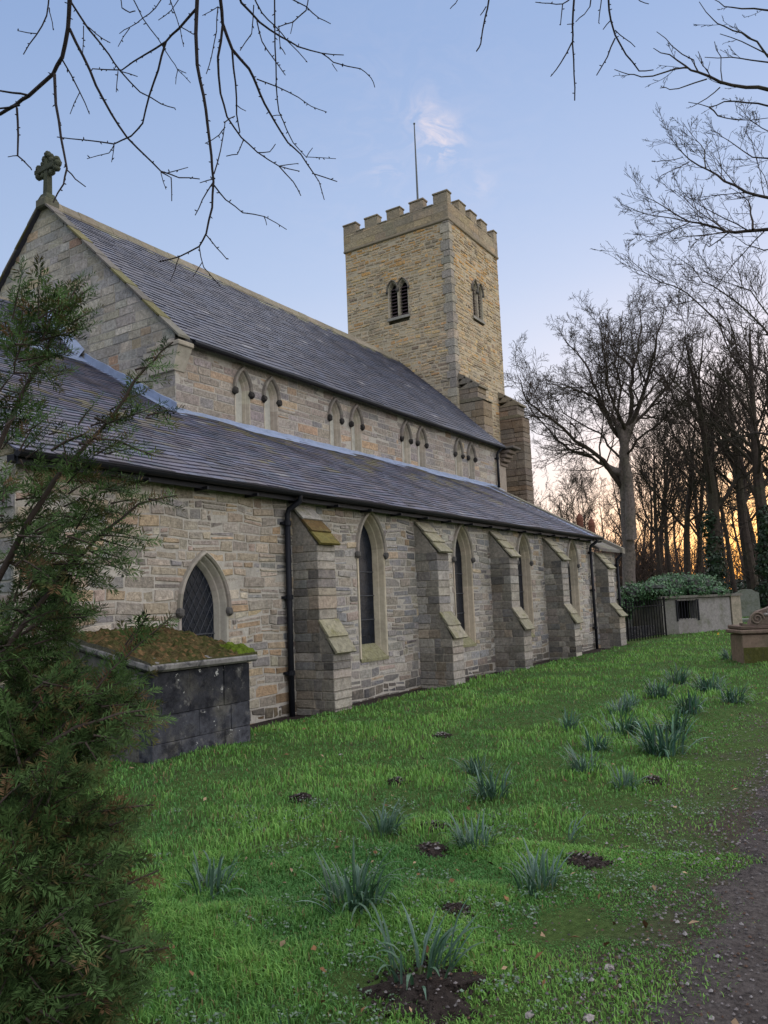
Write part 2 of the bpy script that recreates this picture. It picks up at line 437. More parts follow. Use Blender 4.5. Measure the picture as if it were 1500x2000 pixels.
PAL_TOWER = [((0.43, 0.335, 0.215), 28), ((0.38, 0.305, 0.21), 22), ((0.45, 0.335, 0.18), 12), ((0.44, 0.265, 0.125), 9), ((0.32, 0.275, 0.22), 12), ((0.27, 0.225, 0.165), 11), ((0.19, 0.155, 0.12), 7)]
def pick(pal, rng):
    t = rng.uniform(0, sum(w for _, w in pal))
    for c, w in pal:
        t -= w
        if t <= 0: break
    k = rng.uniform(0.92, 1.30)
    av = pal[0][0]
    return tuple(max(0.01, (q*0.84+a*0.16)*k*rng.uniform(0.97, 1.03)) for q, a in zip(c, av))

def shade(c, rng, lo=0.8, hi=1.15):
    k = rng.uniform(lo, hi); return tuple(q*k*rng.uniform(0.975, 1.025) for q in c)
class Frame:
    def __init__(s, O, U, N): s.O = Vector(O); s.U = Vector(U); s.N = Vector(N); s.W = Vector((0, 0, 1))
    def P(s, u, w, n=0.0): return tuple(s.O + s.U*u + s.W*w + s.N*n)

def gen_wall(fr, urange, w0, w1, ch, sl, pal, rng, holes=(), colour=None, joint=0.016, proud=(0.008, 0.03), jit=0.006, cham=0.012, wobble=0.0, split=0.0):
    """coursed stones in a wall frame; holes: functions (wa, wb) -> (ua, ub) or None"""
    stones = []; spans = []
    w = w0
    while w < w1-0.03:
        h = min(rng.uniform(*ch), w1-w)
        if w1-w-h < 0.06: h = w1-w
        ua, ub = urange(w, w+h)
        segs = [(ua, ub)]
        for hf in holes:
            r = hf(w, w+h)
            if r is None: continue
            new = []
            for a, b in segs:
                if r[1] <= a or r[0] >= b: new.append((a, b)); continue
                if r[0]-a > 0.03: new.append((a, r[0]))
                if b-r[1] > 0.03: new.append((r[1], b))
            segs = new
        for a, b in segs:
            spans.append((a, b, w, w+h))
            u = a
            while u < b-1e-4:
                l = rng.uniform(*sl)*(0.75+0.5*min(1.5, h/((ch[0]+ch[1])/2)))
                if b-u-l < sl[0]*0.6: l = b-u
                e = min(b, u+l)
                j = joint/2
                a0, a1, b0, b1 = u+j, e-j, w+j, w+h-j
                cells = [(a0, a1, b0, b1)]
                if split and rng.random() < split and b1-b0 > 0.10 and a1-a0 > 0.16:
                    q = rng.uniform(0.35, 0.65)
                    if rng.random() < 0.6:
                        hh = b0+(b1-b0)*q; cells = [(a0, a1, b0, hh-j), (a0, a1, hh+j, b1)]
                    else:
                        hh = b0+(b1-b0)*q; uu = a0+(a1-a0)*rng.uniform(0.35, 0.65); cells = [(a0, uu-j, b0, b1), (uu+j, a1, b0, hh-j), (uu+j, a1, hh+j, b1)]
                for a0, a1, b0, b1 in cells:
                    if a1-a0 < 0.02 or b1-b0 < 0.02: continue
                    p = rng.uniform(*proud); c = min(cham, (a1-a0)*0.2, (b1-b0)*0.2)
                    J = lambda: rng.uniform(-jit, jit)
                    wb_ = [wobble*fbm(uu*1.5, ww*2.0, 3.0) for uu, ww in ((a0, b0), (a1, b0), (a1, b1), (a0, b1))]
                    o = [(a0+J(), b0+J()+wb_[0]), (a1+J(), b0+J()+wb_[1]), (a1+J(), b1+J()+wb_[2]), (a0+J(), b1+J()+wb_[3])]
                    i_ = [(o[0][0]+c, o[0][1]+c), (o[1][0]-c, o[1][1]+c), (o[2][0]-c, o[2][1]-c), (o[3][0]+c, o[3][1]-c)]
                    tp = [p+rng.uniform(-0.005, 0.005) for _ in range(4)]
                    V = [fr.P(q[0], q[1], -0.012) for q in o]+[fr.P(q[0], q[1], t) for q, t in zip(i_, tp)]
                    F = [(4, 5, 6, 7), (0, 1, 5, 4), (1, 2, 6, 5), (2, 3, 7, 6), (3, 0, 4, 7)]
                    cc = pick(pal, rng)
                    um, wm = (a0+a1)/2, (b0+b1)/2
                    if colour: cc = colour(um, wm, cc, rng)
                    stones.append((V, F, cc, fr.P(um, wm), (a1-a0)*(b1-b0)))
                u = e
        w += h
    return stones, spans
def mortar_mesh(fr, spans, n=0.0):
    mb = MB()
    for a, b, w, w2 in spans:
        mb.add([fr.P(a, w, n), fr.P(b, w, n), fr.P(b, w2, n), fr.P(a, w2, n)], [(0, 1, 2, 3)])
    return mb
def view_size(c, area):
    x, y, w = proj(c)
    if w <= 0.1 or not (-30 < x < 1530 and -30 < y < 2030): return 0.0
    return area*(FPX/w)**2
def split_pieces(pieces, k, keep=lambda c: True):
    order = sorted(range(len(pieces)), key=lambda i: -view_size(pieces[i][3], pieces[i][4])*(1 if keep(pieces[i][3]) else 0.0))
    return set(order[:k])
def emit(pieces, chosen, name, stuffname, m, parent):
    rest = MB()
    for i, (V, F, c, ctr, ar) in enumerate(pieces):
        if i in chosen:
            mb = MB(); mb.add([tuple(Vector(v)-Vector(ctr)) for v in V], F, c)
            me = mb.mesh(name); me.materials.append(m)
            o = bpy.data.objects.new(name, me); COL.objects.link(o)
            o.location = ctr; o.parent = parent; o.matrix_parent_inverse = world_of(parent).inverted()
        else: rest.add(V, F, c)
    if rest.v:
        o = rest.build(stuffname, m, parent); o['kind'] = 'stuff'

def arch_loop(h, zs, zsp, R, d, nseg=9, jambs=True):
    """left foot -> apex -> right foot of a two-centred arch, offset outwards by d"""
    c = R-h; r = R+d; amax = math.acos(max(-1, min(1, c/r)))
    left = []
    if jambs:
        for t in (0, 0.34, 0.67): left.append((-(h+d), zs+(zsp-zs)*t))
    for k in range(nseg+1):
        a = amax*k/nseg; left.append((c-r*math.cos(a), zsp+r*math.sin(a)))
    left[-1] = (0.0, left[-1][1])
    return left+[(-u, w) for u, w in reversed(left[:-1])]
def arch_hw(h, zs, zsp, R, d):
    c = R-h; r = R+d
    def f(wa, wb):
        top = zsp+math.sqrt(max(0, r*r-c*c))
        if wb <= zs or wa >= top: return None
        w = max(wa, zsp) if wb > zsp else zsp
        w = min(max((wa+wb)/2, zsp), top) if wb > zsp else zsp
        x = math.sqrt(max(0.0, r*r-(w-zsp)**2))-c
        return max(0.0, x)
    return f
def hole(uc, h, zs, zsp, R, d):
    f = arch_hw(h, zs, zsp, R, d)
    def g(wa, wb):
        x = f(wa, wb)
        return None if x is None or x <= 0.0 else (uc-x, uc+x)
    return g
def loft(mb, fr, uc, loops, cols, close=False):
    """loops: list of (list of (u,w), n). cols: function(segment index)"""
    ids = []
    for lp, n in loops:
        b = len(mb.v); mb.v.extend(fr.P(uc+u, w, n) for u, w in lp); ids.append(b)
    m = len(loops[0][0])
    for i in range(len(loops)-1):
        for k in range(m-1):
            mb.f.append((ids[i]+k, ids[i]+k+1, ids[i+1]+k+1, ids[i+1]+k)); mb.c.append(cols(k))
    if close:
        for k in (0, m-1):
            mb.f.append(tuple(b+k for b in ids)); mb.c.append(cols(k))
def lancet(fr, uc, h, zs, zsp, R, parent, rng, depth=0.19, jamb=0.085, hood=(0.095, 0.165, 0.075), pane='glass', base=(0.44, 0.38, 0.29), sill=True, hood_col=(0.33, 0.30, 0.25), stop_col=(0.10, 0.095, 0.09), lattice=False, name='window', outer=0.04, hoodn=0.0, saddle=0):
    mb = MB(); L_ = lambda d: arch_loop(h, zs-(0.24 if sill else 0.0), zsp, R, d)
    sc = [shade(base, rng, 0.82, 1.12) for _ in range(60)]
    cf = lambda k: sc[k//2]
    loft(mb, fr, uc, [(L_(jamb+outer), -0.03), (L_(jamb+outer), 0.016), (L_(jamb), 0.018), (L_(jamb-0.012), 0.0), (L_(jamb*0.55), -depth*0.42), (L_(jamb*0.5), -depth*0.45), (L_(jamb*0.38), -depth*0.5), (L_(0.0), -depth*0.95), (L_(0.0), -depth-0.05)], cf)
    win = mb.build(name, M['dressed'], parent)
    # pane
    lp = arch_loop(h+0.01, zs, zsp, R, 0.0)
    mp = MB(); b = 0
    mp.v.extend(fr.P(uc+u, w, -depth) for u, w in lp)
    m = len(lp)
    for k in range(m//2):
        mp.f.append((k, k+1, m-2-k, m-1-k) if k+1 != m-2-k else (k, k+1, m-1-k)); mp.c.append((1, 1, 1))
    pcol = {'glass': M['glass'], 'slab': M['dressed'], 'dark': M['dark']}[pane]
    if pane == 'slab': mp.c = [(0.47, 0.46, 0.40)]*len(mp.f)
    mp.build('pane' if pane != 'slab' else 'blocking_slab', pcol, win)
    # hood mould
    if hood:
        mh = MB(); a, b2, pr = hood
        A_ = lambda d: arch_loop(h, zs, zsp, R, d, 9, False)
        hc = [shade(hood_col, rng) for _ in range(40)]
        loft(mh, fr, uc, [(A_(a), 0.0), (A_(a+0.012), pr*0.7+hoodn), (A_((a+b2)/2), pr+hoodn), (A_(b2-0.01), pr*0.75+hoodn), (A_(b2), 0.0)], lambda k: hc[k//2], True)
        mh.build('hood_mould', M['dressed'], win)
        for sgn in (-1, 1):
            ms = MB(); cu = uc+sgn*(h+(a+b2)/2); rr = (b2-a)*0.86
            p = fr.P(cu, zsp-rr*0.55, pr*0.45)
            ms.blob(p, rr, rr, rr*1.15, rng, 0.16, stop_col, 8, 6)
            ms.build('hood_stop', M['dressed'], win)
    if sill:
        mi = MB(); e = h+jamb+0.03
        A = [fr.P(uc-e, zs-0.30, -0.02), fr.P(uc+e, zs-0.30, -0.02), fr.P(uc+e, zs-0.30, 0.03), fr.P(uc-e, zs-0.30, 0.03)]
        q = [fr.P(uc-e, zs-0.002, -depth), fr.P(uc+e, zs-0.002, -depth), fr.P(uc+e, zs-0.25, 0.03), fr.P(uc-e, zs-0.25, 0.03)]
        mi.hexa(A+q, (0.24, 0.23, 0.14)); mi.build('sill', M['mossy'], win)
    if lattice:
        ml = MB(); f = arch_hw(h, zs, zsp, R, -0.004)
        top = zsp+math.sqrt(R*R-(R-h)**2)
        st = 0.125
        def inside(u, w):
            x = f(w-1e-4, w+1e-4); return x is not None and abs(u) < x and zs < w < top
        for sg in (-1, 1):
            k0 = -30
            for k in range(k0, 31):
                seg = None; last = None
                for q in range(0, 241):
                    w = zs+(top-zs)*q/240; u = k*st+sg*(w-zs)*0.62
                    if inside(u, w):
                        if seg is None: seg = (u, w)
                        last = (u, w)
                if seg and last and abs(last[1]-seg[1]) > 0.03:
                    ml.tube([fr.P(uc+seg[0], seg[1], -depth+0.006), fr.P(uc+last[0], last[1], -depth+0.006)], [0.005, 0.005], 4)
        ml.build('leading', M['came'], win)
    for k in range(saddle):
        w = zs+(zsp+0.1-zs)*(k+1)/(saddle+1)
        mb2 = MB(); mb2.tube([fr.P(uc-h, w, -depth+0.02), fr.P(uc+h, w, -depth+0.02)], [0.008, 0.008], 5)
        mb2.build('saddle_bar', M['came'], win)
    return win

# ------------------------------------------------------------------ the church
church = empty('church', (16, 11, 0), 'old sandstone parish church with slate roofs and a battlemented west tower', 'church')
YA, YC, YR = 8.0, 11.4, 15.6          # aisle wall, clerestory wall, ridge line
XE, XG, XW, XT = 5.05, 10.5, 24.5, 26.0   # aisle east end, nave gable, aisle west end, tower east face
ZE, ZF, ZN, ZR = 3.42, 5.45, 6.95, 10.92    # aisle eaves, flashing, nave eaves, ridge
rngS = random.Random(11)

def stain_shade(um, wm, c, rng):
    k = 1.0
    for px_ in (9.66, 24.08):
        d = abs(um-px_)
        k *= 1-0.62*max(0.0, 1-d/0.26)*(0.6+0.4*math.sin(wm*5+px_))
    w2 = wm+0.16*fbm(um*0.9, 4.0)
    if w2 < 0.42: k *= 0.30+0.70*sstep(0.08, 0.42, w2)+0.12*rng.random()  # foot courses darkened: black staining with the shadow strip painted in
    if wm > 3.2: k *= 0.8  # shade under the eaves painted into the top courses
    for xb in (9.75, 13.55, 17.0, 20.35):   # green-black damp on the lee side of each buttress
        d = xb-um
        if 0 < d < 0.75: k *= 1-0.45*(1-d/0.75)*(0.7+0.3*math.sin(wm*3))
    if um < 9.5:
        c = (c[0]*1.07, c[1]*1.02, c[2]*0.95)
        if wm < 1.3 and rng.random() < 0.22: c = (0.42, 0.30, 0.19)
    elif rng.random() < 0.4:
        g = sum(c)/3; c = tuple(q*0.6+g*0.4 for q in c)
    return tuple(q*k for q in c)

frA = Frame((0, YA, 0), (1, 0, 0), (0, -1, 0))
WIN = [11.99, 15.61, 19.0, 22.62]
LW = 7.84
wh, wzs, wzsp, wR = 0.325, 0.93, 2.56, 0.74
holesA = [hole(u, wh, wzs-0.26, wzsp, wR, 0.135) for u in WIN]+[hole(LW, 0.33, 0.35, 1.66, 0.75, 0.12)]
st, sp = gen_wall(frA, lambda a, b: (XE, XW), -0.25, ZE+0.08, (0.09, 0.175), (0.12, 0.40), PAL_AISLE, rngS, holesA, stain_shade, joint=0.011, proud=(0.0, 0.020), jit=0.011, cham=0.014, wobble=0.035, split=0.28)
aisle = mortar_mesh(frA, sp, 0.0).build('aisle_wall', M['mortar'], church)
emit(st, split_pieces(st, 190, lambda c: proj(c)[0] > 250 and c[0] > 7.4 and c[2] > 0.0), 'stone', 'stonework', M['stone'], aisle)
# east end wall of the aisle
frE = Frame((XE, 0, 0), (0, 1, 0), (-1, 0, 0))
st, sp = gen_wall(frE, lambda a, b: (YA, max(YA+0.3, min(14.0, 40.0)) if b < ZE else min(14.0, 14.0)), -0.2, 3.6, (0.10, 0.2), (0.2, 0.5), PAL_AISLE, rngS)
ew = mortar_mesh(frE, sp).build('aisle_end_wall', M['mortar'], church); emit(st, set(), 'stone', 'stonework', M['stone'], ew)
mb = MB(); mb.add([(XE, YA, 3.6), (XE, 14.1, 3.6), (XE, 14.1, 6.95)], [(0, 1, 2)]); mb.build('aisle_end_gable', M['mortar'], church)
for u in WIN:
    lancet(frA, u, wh, wzs, wzsp, wR, church, rngS, saddle=3)
lancet(frA, LW, 0.33, 0.45, 1.66, 0.75, church, rngS, depth=0.15, jamb=0.09, lattice=True, saddle=2, base=(0.42, 0.39, 0.33))

# buttresses of the aisle
def buttress(x0, wdt, parent, rng, p1=0.50, p2=0.74, z_top=3.22, z_u=2.60, z_l=1.42, z_f=0.93, yw=YA, zb=-0.12, rusty=False):
    x1 = x0+wdt
    core = MB()
    core.box(x0+0.012, x1-0.012, yw-p2+0.012, yw+0.05, zb, z_f, (0.3, 0.27, 0.22))
    core.hexa([(x0+0.012, yw-p1+0.012, z_f), (x1-0.012, yw-p1+0.012, z_f), (x1-0.012, yw+0.05, z_f), (x0+0.012, yw+0.05, z_f),
               (x0+0.012, yw-p1+0.012, z_u), (x1-0.012, yw-p1+0.012, z_u), (x1-0.012, yw+0.05, z_u), (x0+0.012, yw+0.05, z_u)], (0.3, 0.27, 0.22))
    # solid wedges under the weatherings
    core.hexa([(x0+0.004, yw-p2+0.006, z_f), (x1-0.004, yw-p2+0.006, z_f), (x1-0.004, yw-p1+0.1, z_f), (x0+0.004, yw-p1+0.1, z_f),
               (x0+0.004, yw-p1-0.01, z_l-0.03), (x1-0.004, yw-p1-0.01, z_l-0.03), (x1-0.004, yw-p1+0.1, z_l-0.03), (x0+0.004, yw-p1+0.1, z_l-0.03)], (0.21, 0.195, 0.165))
    core.hexa([(x0+0.004, yw-p1+0.006, z_u), (x1-0.004, yw-p1+0.006, z_u), (x1-0.004, yw+0.04, z_u), (x0+0.004, yw+0.04, z_u),
               (x0+0.004, yw-0.02, z_top-0.03), (x1-0.004, yw-0.02, z_top-0.03), (x1-0.004, yw+0.04, z_top-0.03), (x0+0.004, yw+0.04, z_top-0.03)], (0.30, 0.275, 0.235))
    b = core.build('buttress', M['stone'], parent)
    agg = MB()
    def course(za, zb_, p):
        z = za
        while z < zb_-0.02:
            h = rng.uniform(0.11, 0.21)
            if zb_-z-h < 0.10: h = zb_-z
            y0 = yw-p; g = 0.004
            cuts = [y0, y0+rng.uniform(0.16, 0.30)]
            if yw-cuts[-1] > 0.34: cuts.append(cuts[-1]+rng.uniform(0.14, 0.22))
            cuts.append(yw+0.02)
            for k in range(len(cuts)-1):
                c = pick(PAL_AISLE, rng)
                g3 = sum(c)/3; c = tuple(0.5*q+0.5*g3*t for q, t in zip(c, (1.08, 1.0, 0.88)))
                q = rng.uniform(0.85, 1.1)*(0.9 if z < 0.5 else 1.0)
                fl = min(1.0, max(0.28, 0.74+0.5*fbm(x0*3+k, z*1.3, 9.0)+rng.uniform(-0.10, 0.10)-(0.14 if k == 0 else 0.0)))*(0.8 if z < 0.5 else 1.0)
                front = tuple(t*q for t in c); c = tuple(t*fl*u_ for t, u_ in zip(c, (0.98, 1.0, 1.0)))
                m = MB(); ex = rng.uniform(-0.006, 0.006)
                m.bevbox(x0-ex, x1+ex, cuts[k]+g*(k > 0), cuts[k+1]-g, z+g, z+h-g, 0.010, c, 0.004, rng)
                if k == 0: m.c[2] = front      # front lighter, flank darker: black algae plus side shading put into the tint
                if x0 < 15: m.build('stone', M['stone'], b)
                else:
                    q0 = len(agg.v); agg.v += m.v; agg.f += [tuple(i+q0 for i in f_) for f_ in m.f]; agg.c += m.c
            z += h
    course(zb, z_f-0.005, p2); course(z_f+0.0, z_u-0.005, p1)
    if agg.v: agg.build('stonework', M['stone'], b)['kind'] = 'stuff'
    def slabs(ya, za, yb, zb2, n):
        d = Vector((0, yb-ya, zb2-za)); Ld = d.length; d.normalize(); nrm = Vector((0, d.z, -d.y))
        if nrm.z < 0: nrm = -nrm
        for k in range(n):
            a = Vector((0, ya, za))+d*(Ld*k/n)-d*(0.02 if k else 0); e = Vector((0, ya, za))+d*(Ld*(k+1)/n+0.035)
            t = 0.042; lift = 0.022
            o0 = nrm*(0.004); o1 = nrm*lift
            m = MB(); xa, xb = x0-0.02, x1+0.02
            pts = []
            for base_, off in ((0.0, 0), (t, 1)):
                pa = a+o0+nrm*base_*0.7; pe = e+o1+nrm*base_
                pts += [(xa, pe.y, pe.z), (xb, pe.y, pe.z), (xb, pa.y, pa.z), (xa, pa.y, pa.z)]
            c = rng.choice([(0.29, 0.27, 0.19), (0.25, 0.235, 0.17), (0.30, 0.275, 0.21)])
            if rusty and n == 3: c = ((0.30, 0.285, 0.25), (0.12, 0.080, 0.035), (0.15, 0.125, 0.04))[k]
            m.hexa(pts, c); m.build('weathering_slab', M['mossy'], b)
    slabs(yw-0.02, z_top, yw-p1-0.03, z_u+0.0, 3)
    slabs(yw-p1+0.02, z_l, yw-p2-0.03, z_f+0.0, 2)
    return b
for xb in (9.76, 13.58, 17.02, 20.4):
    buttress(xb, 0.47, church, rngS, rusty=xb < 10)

# roofs -------------------------------------------------------------
def slate_rows(O, U, S, ulo, uhi, slen, rng, expo=0.165, sw=(0.18, 0.34), colour=None, cut=None):
    O = Vector(O); U = Vector(U); S = Vector(S).normalized(); N_ = U.cross(S)
    if N_.z < 0: N_ = -N_
    out = []; n = int(slen/expo); e = slen/n
    for r in range(n):
        u = ulo-rng.uniform(0, 0.15)
        while u < uhi:
            w = rng.uniform(*sw); a = max(u, ulo); b = min(u+w, uhi)
            u += w
            if b-a < 0.03: continue
            s0 = r*e-rng.uniform(-0.006, 0.008); s1 = (r+1)*e+0.03
            if cut and cut((a+b)/2, (r+0.5)*e): continue
            l0 = 0.020+rng.uniform(-0.003, 0.006); l0b = l0+rng.uniform(-0.003, 0.003)
            g = 0.002
            P = lambda uu, ss, nn: tuple(O+U*uu+S*ss+N_*(nn+0.022+0.030*math.sin(uu*0.9+1.0)*math.sin(ss*1.3)*0.5+0.012*math.sin(uu*2.3+ss*1.7)))
            V = [P(a+g, s0, l0), P(b-g, s0, l0b), P(b-g, s1, 0.004), P(a+g, s1, 0.004), P(a+g, s0, 0.0), P(b-g, s0, 0.0)]
            F = [(0, 1, 2, 3), (4, 5, 1, 0), (4, 0, 3), (5, 2, 1)]
            c = colour((a+b)/2, (r+0.5)*e/slen, rng)
            out.append((V, F, c, P((a+b)/2, (s0+s1)/2, 0), (b-a)*e))
    return out
def slate_col(u, t, rng):
    k = rng.uniform(0.50, 0.92)
    base = rng.choice([(0.088, 0.096, 0.148), (0.102, 0.098, 0.140), (0.076, 0.092, 0.138), (0.110, 0.102, 0.128)])
    c = tuple(q*k for q in base)
    if rng.random() < 0.02: c = rng.choice([(0.18, 0.18, 0.19), (0.03, 0.03, 0.04), (0.035, 0.035, 0.045)])
    m = fbm(u*0.9, t*5.0, 5.0)+0.9*(t-0.62)
    if m > 0.12 and rng.random() < min(0.75, (m-0.12)*2.2):
        c = rng.choice([(0.10, 0.09, 0.066), (0.088, 0.084, 0.068), (0.11, 0.10, 0.055), (0.09, 0.08, 0.07)])
    return c
def slate_nave(u, t, rng):
    k = rng.uniform(0.52, 0.86)
    base = rng.choice([(0.064, 0.076, 0.116), (0.072, 0.080, 0.118), (0.080, 0.082, 0.110)])
    c = tuple(q*k for q in base)
    if rng.random() < 0.012: c = (0.15, 0.15, 0.165)
    if t > 0.9 and rng.random() < 0.35: c = (0.15, 0.145, 0.09)
    return c
rngR = random.Random(5)
YE = YA-0.22                                   # eaves line
sA = Vector((0, YC-YE, ZF-ZE)); lenA = sA.length
def aisle_roof():
    m = MB()
    m.add([(XE-0.12, YE, ZE), (XW+0.25, YE, ZE), (XW+0.25, YC+0.01, ZF), (XE-0.12, YC+0.01, ZF)], [(0, 1, 2, 3)], (0.06, 0.06, 0.08))
    r = m.build('aisle_roof', M['slate'], church)
    m = MB(); m.box(XE-0.12, XW+0.25, YE+0.055, YA-0.03, ZE-0.10, ZE-0.02); m.build('soffit', M['black'], church)
    sl = slate_rows((0, YE, ZE), (1, 0, 0), sA, XE-0.14, XW+0.24, lenA, rngR, 0.15, (0.18, 0.32), slate_col)
    emit(sl, split_pieces(sl, 260, lambda c: proj(c)[0] > 240), 'slate', 'slating', M['slate'], r)
    return r
aisle_roof()
# the aisle roof runs on east of the gable, up to the chancel
SLP = (ZF-ZE)/(YC-YE)
YV, ZV = 14.15, ZE+SLP*(14.15-YE)
def east_roofs():
    m = MB()
    m.add([(XE-0.12, YC, ZF-0.002), (XG, YC, ZF-0.002), (XG, YV, ZV), (XE-0.12, YV, ZV)], [(0, 1, 2, 3)], (0.06, 0.06, 0.08))
    r = m.build('vestry_roof', M['slate'], church)
    s = Vector((0, YV-YC, ZV-ZF))
    sl = slate_rows((0, YC, ZF), (1, 0, 0), s, XE-0.14, XG-0.02, s.length, rngR, 0.15, (0.18, 0.32), slate_col)
    emit(sl, set(), 'slate', 'slating', M['slate'], r)
    m = MB()
    m.add([(2.6, YV-0.02, ZV+0.02), (XG, YV-0.02, ZV+0.02), (XG, YR, 8.42), (2.6, YR, 8.42), (2.6, 17.2, 6.9), (XG, 17.2, 6.9)], [(0, 1, 2, 3), (3, 2, 5, 4)], (0.06, 0.06, 0.08))
    m.add([(2.6, 13.2, -0.2), (2.6, 17.2, -0.2), (2.6, 17.2, 6.9), (2.6, YR, 8.42), (2.6, YV, ZV), (2.6, 13.2, 6.0)], [(0, 1, 2, 3, 4, 5)], (0.35, 0.31, 0.26))
    m.add([(2.6, 13.2, -0.2), (XE, 13.2, -0.2), (XE, 13.2, 6.9), (2.6, 13.2, 6.9)], [(0, 1, 2, 3)], (0.35, 0.31, 0.26))
    r = m.build('chancel_roof', M['slate'], church)
    s = Vector((0, YR-YV, 8.42-ZV))
    sl = slate_rows((0, YV, ZV+0.03), (1, 0, 0), s, 2.5, XG-0.02, s.length, rngR, 0.17, (0.18, 0.32), slate_nave)
    emit(sl, set(), 'slate', 'slating', M['slate'], r)
    for k in range(17):
        x = 2.6+k*0.465
        m = MB(); m.add([(x, YR-0.15, 8.32), (x+0.455, YR-0.15, 8.32), (x+0.455, YR, 8.52), (x, YR, 8.52), (x, YR+0.15, 8.32), (x+0.455, YR+0.15, 8.32)], [(0, 1, 2, 3), (3, 2, 5, 4), (0, 3, 4), (1, 5, 2)], (0.24, 0.21, 0.16))
        m.build('ridge_tile', M['ridge'], r)
    # lead along the joint of the two roofs and up the gable
    m = MB()
    m.add([(XE-0.1, YV-0.14, ZV-0.03), (XG, YV-0.14, ZV-0.03), (XG, YV+0.10, ZV+0.17), (XE-0.1, YV+0.10, ZV+0.17)], [(0, 1, 2, 3)])
    m.build('lead_flashing', M['lead'], church)
    m = MB(); n = 14
    for k in range(n+1):
        y = YC-0.05+(YV-YC+0.05)*k/n; z = ZE+SLP*(y-YE)
        j = 0.012*math.sin(k*1.9)
        m.v += [(XG-0.20, y, z+0.035), (XG-0.022, y, z+0.045), (XG-0.020, y, z+0.21+j), (XG-0.002, y, z+0.225+j)]
    for k in range(n):
        for q in range(3): m.f.append((k*4+q, k*4+q+1, k*4+q+5, k*4+q+4)); m.c.append((1, 1, 1))
    # upper bit against the chancel slope
    b = len(m.v)
    m.v += [(XG-0.20, YV, ZV+0.06), (XG-0.02, YV, ZV+0.3), (XG-0.20, YR-0.2, 8.28), (XG-0.02, YR-0.2, 8.48)]
    m.f.append((b, b+1, b+3, b+2)); m.c.append((1, 1, 1))
    m.build('lead_flashing', M['lead'], church)
east_roofs()
# lead flashing along the clerestory foot
m = MB(); n = 60
for k in range(n+1):
    x = XG-0.06+(25.3-XG+0.06)*k/n; j = 0.01*math.sin(k*2.3)
    m.v += [(x, YC-0.26, ZF-0.26*SLP+0.04+j*0.5), (x, YC-0.03, ZF+0.035), (x, YC-0.028, ZF+0.10+j), (x, YC-0.006, ZF+0.115+j)]
for k in range(n):
    for q in range(3): m.f.append((k*4+q, k*4+q+4, k*4+q+5, k*4+q+1)); m.c.append((1, 1, 1))
m.build('lead_flashing', M['lead'], church)

# clerestory
frC = Frame((0, YC, 0), (1, 0, 0), (0, -1, 0))
CW = [12.37, 13.29, 15.70, 16.62, 19.09, 19.97, 22.32, 23.22]
ch_, czs, czsp, cR = 0.13, 5.55, 6.27, 0.458
holesC = [hole(u, ch_, czs-0.06, czsp, cR, 0.10) for u in CW]
st, sp = gen_wall(frC, lambda a, b: (XG, 25.5), 5.35, ZN+0.02, (0.13, 0.24), (0.25, 0.6), PAL_CLERE, rngS, holesC, lambda u, w, c, r: tuple(q*(0.8 if w > 6.75 else 1.0) for q in c), joint=0.014, proud=(0.0, 0.012), jit=0.006, cham=0.008, split=0.15)
clw = mortar_mesh(frC, sp).build('clerestory_wall', M['mortar'], church); emit(st, set(), 'stone', 'stonework', M['stone'], clw)
for i, u in enumerate(CW):
    w_ = lancet(frC, u, ch_, czs, czsp, cR, church, rngS, depth=0.13, jamb=0.08, hood=(0.080, 0.165, 0.095), pane='slab' if i < 7 else 'dark', sill=False, base=(0.47, 0.42, 0.34), hood_col=(0.23, 0.205, 0.175), stop_col=(0.04, 0.037, 0.035), name='blind_window', outer=0.025)
    if i == 7:
        m = MB(); m.add([frC.P(u-0.13, 5.68, -0.12), frC.P(u+0.13, 5.68, -0.12), frC.P(u+0.13, 6.16, -0.12), frC.P(u+0.05, 6.22, -0.12), frC.P(u+0.0, 6.12, -0.12), frC.P(u-0.13, 6.2, -0.12)], [(0, 1, 2, 3, 4, 5)], (0.40, 0.38, 0.33))
        m.build('broken_slab', M['dressed'], w_)

# east gable of the nave
frG = Frame((XG, 0, 0), (0, 1, 0), (-1, 0, 0))
PIT = (ZR-ZN)/(YR-YC)
YL = 2*YR-YC
def gable_range(a, b):
    mid = (a+b)/2
    if mid <= ZN: return (YC, YL)
    d = max(0.0, (mid-ZN-0.13)/PIT); return (YC+d, YL-d)
st, sp = gen_wall(frG, gable_range, 5.2, ZR+0.0, (0.16, 0.235), (0.22, 0.46), PAL_GABLE, rngS, (), None, joint=0.014, proud=(0.002, 0.014), jit=0.004, cham=0.006)
m = MB(); m.add([(XG, YC, 3.0), (XG, YL, 3.0), (XG, YL, ZN+0.12), (XG, YR, ZR+0.13), (XG, YC, ZN+0.12)], [(0, 1, 2, 3, 4)])
gab = m.build('gable_wall', M['mortar'], church); emit(st, set(), 'stone', 'stonework', M['stone'], gab)

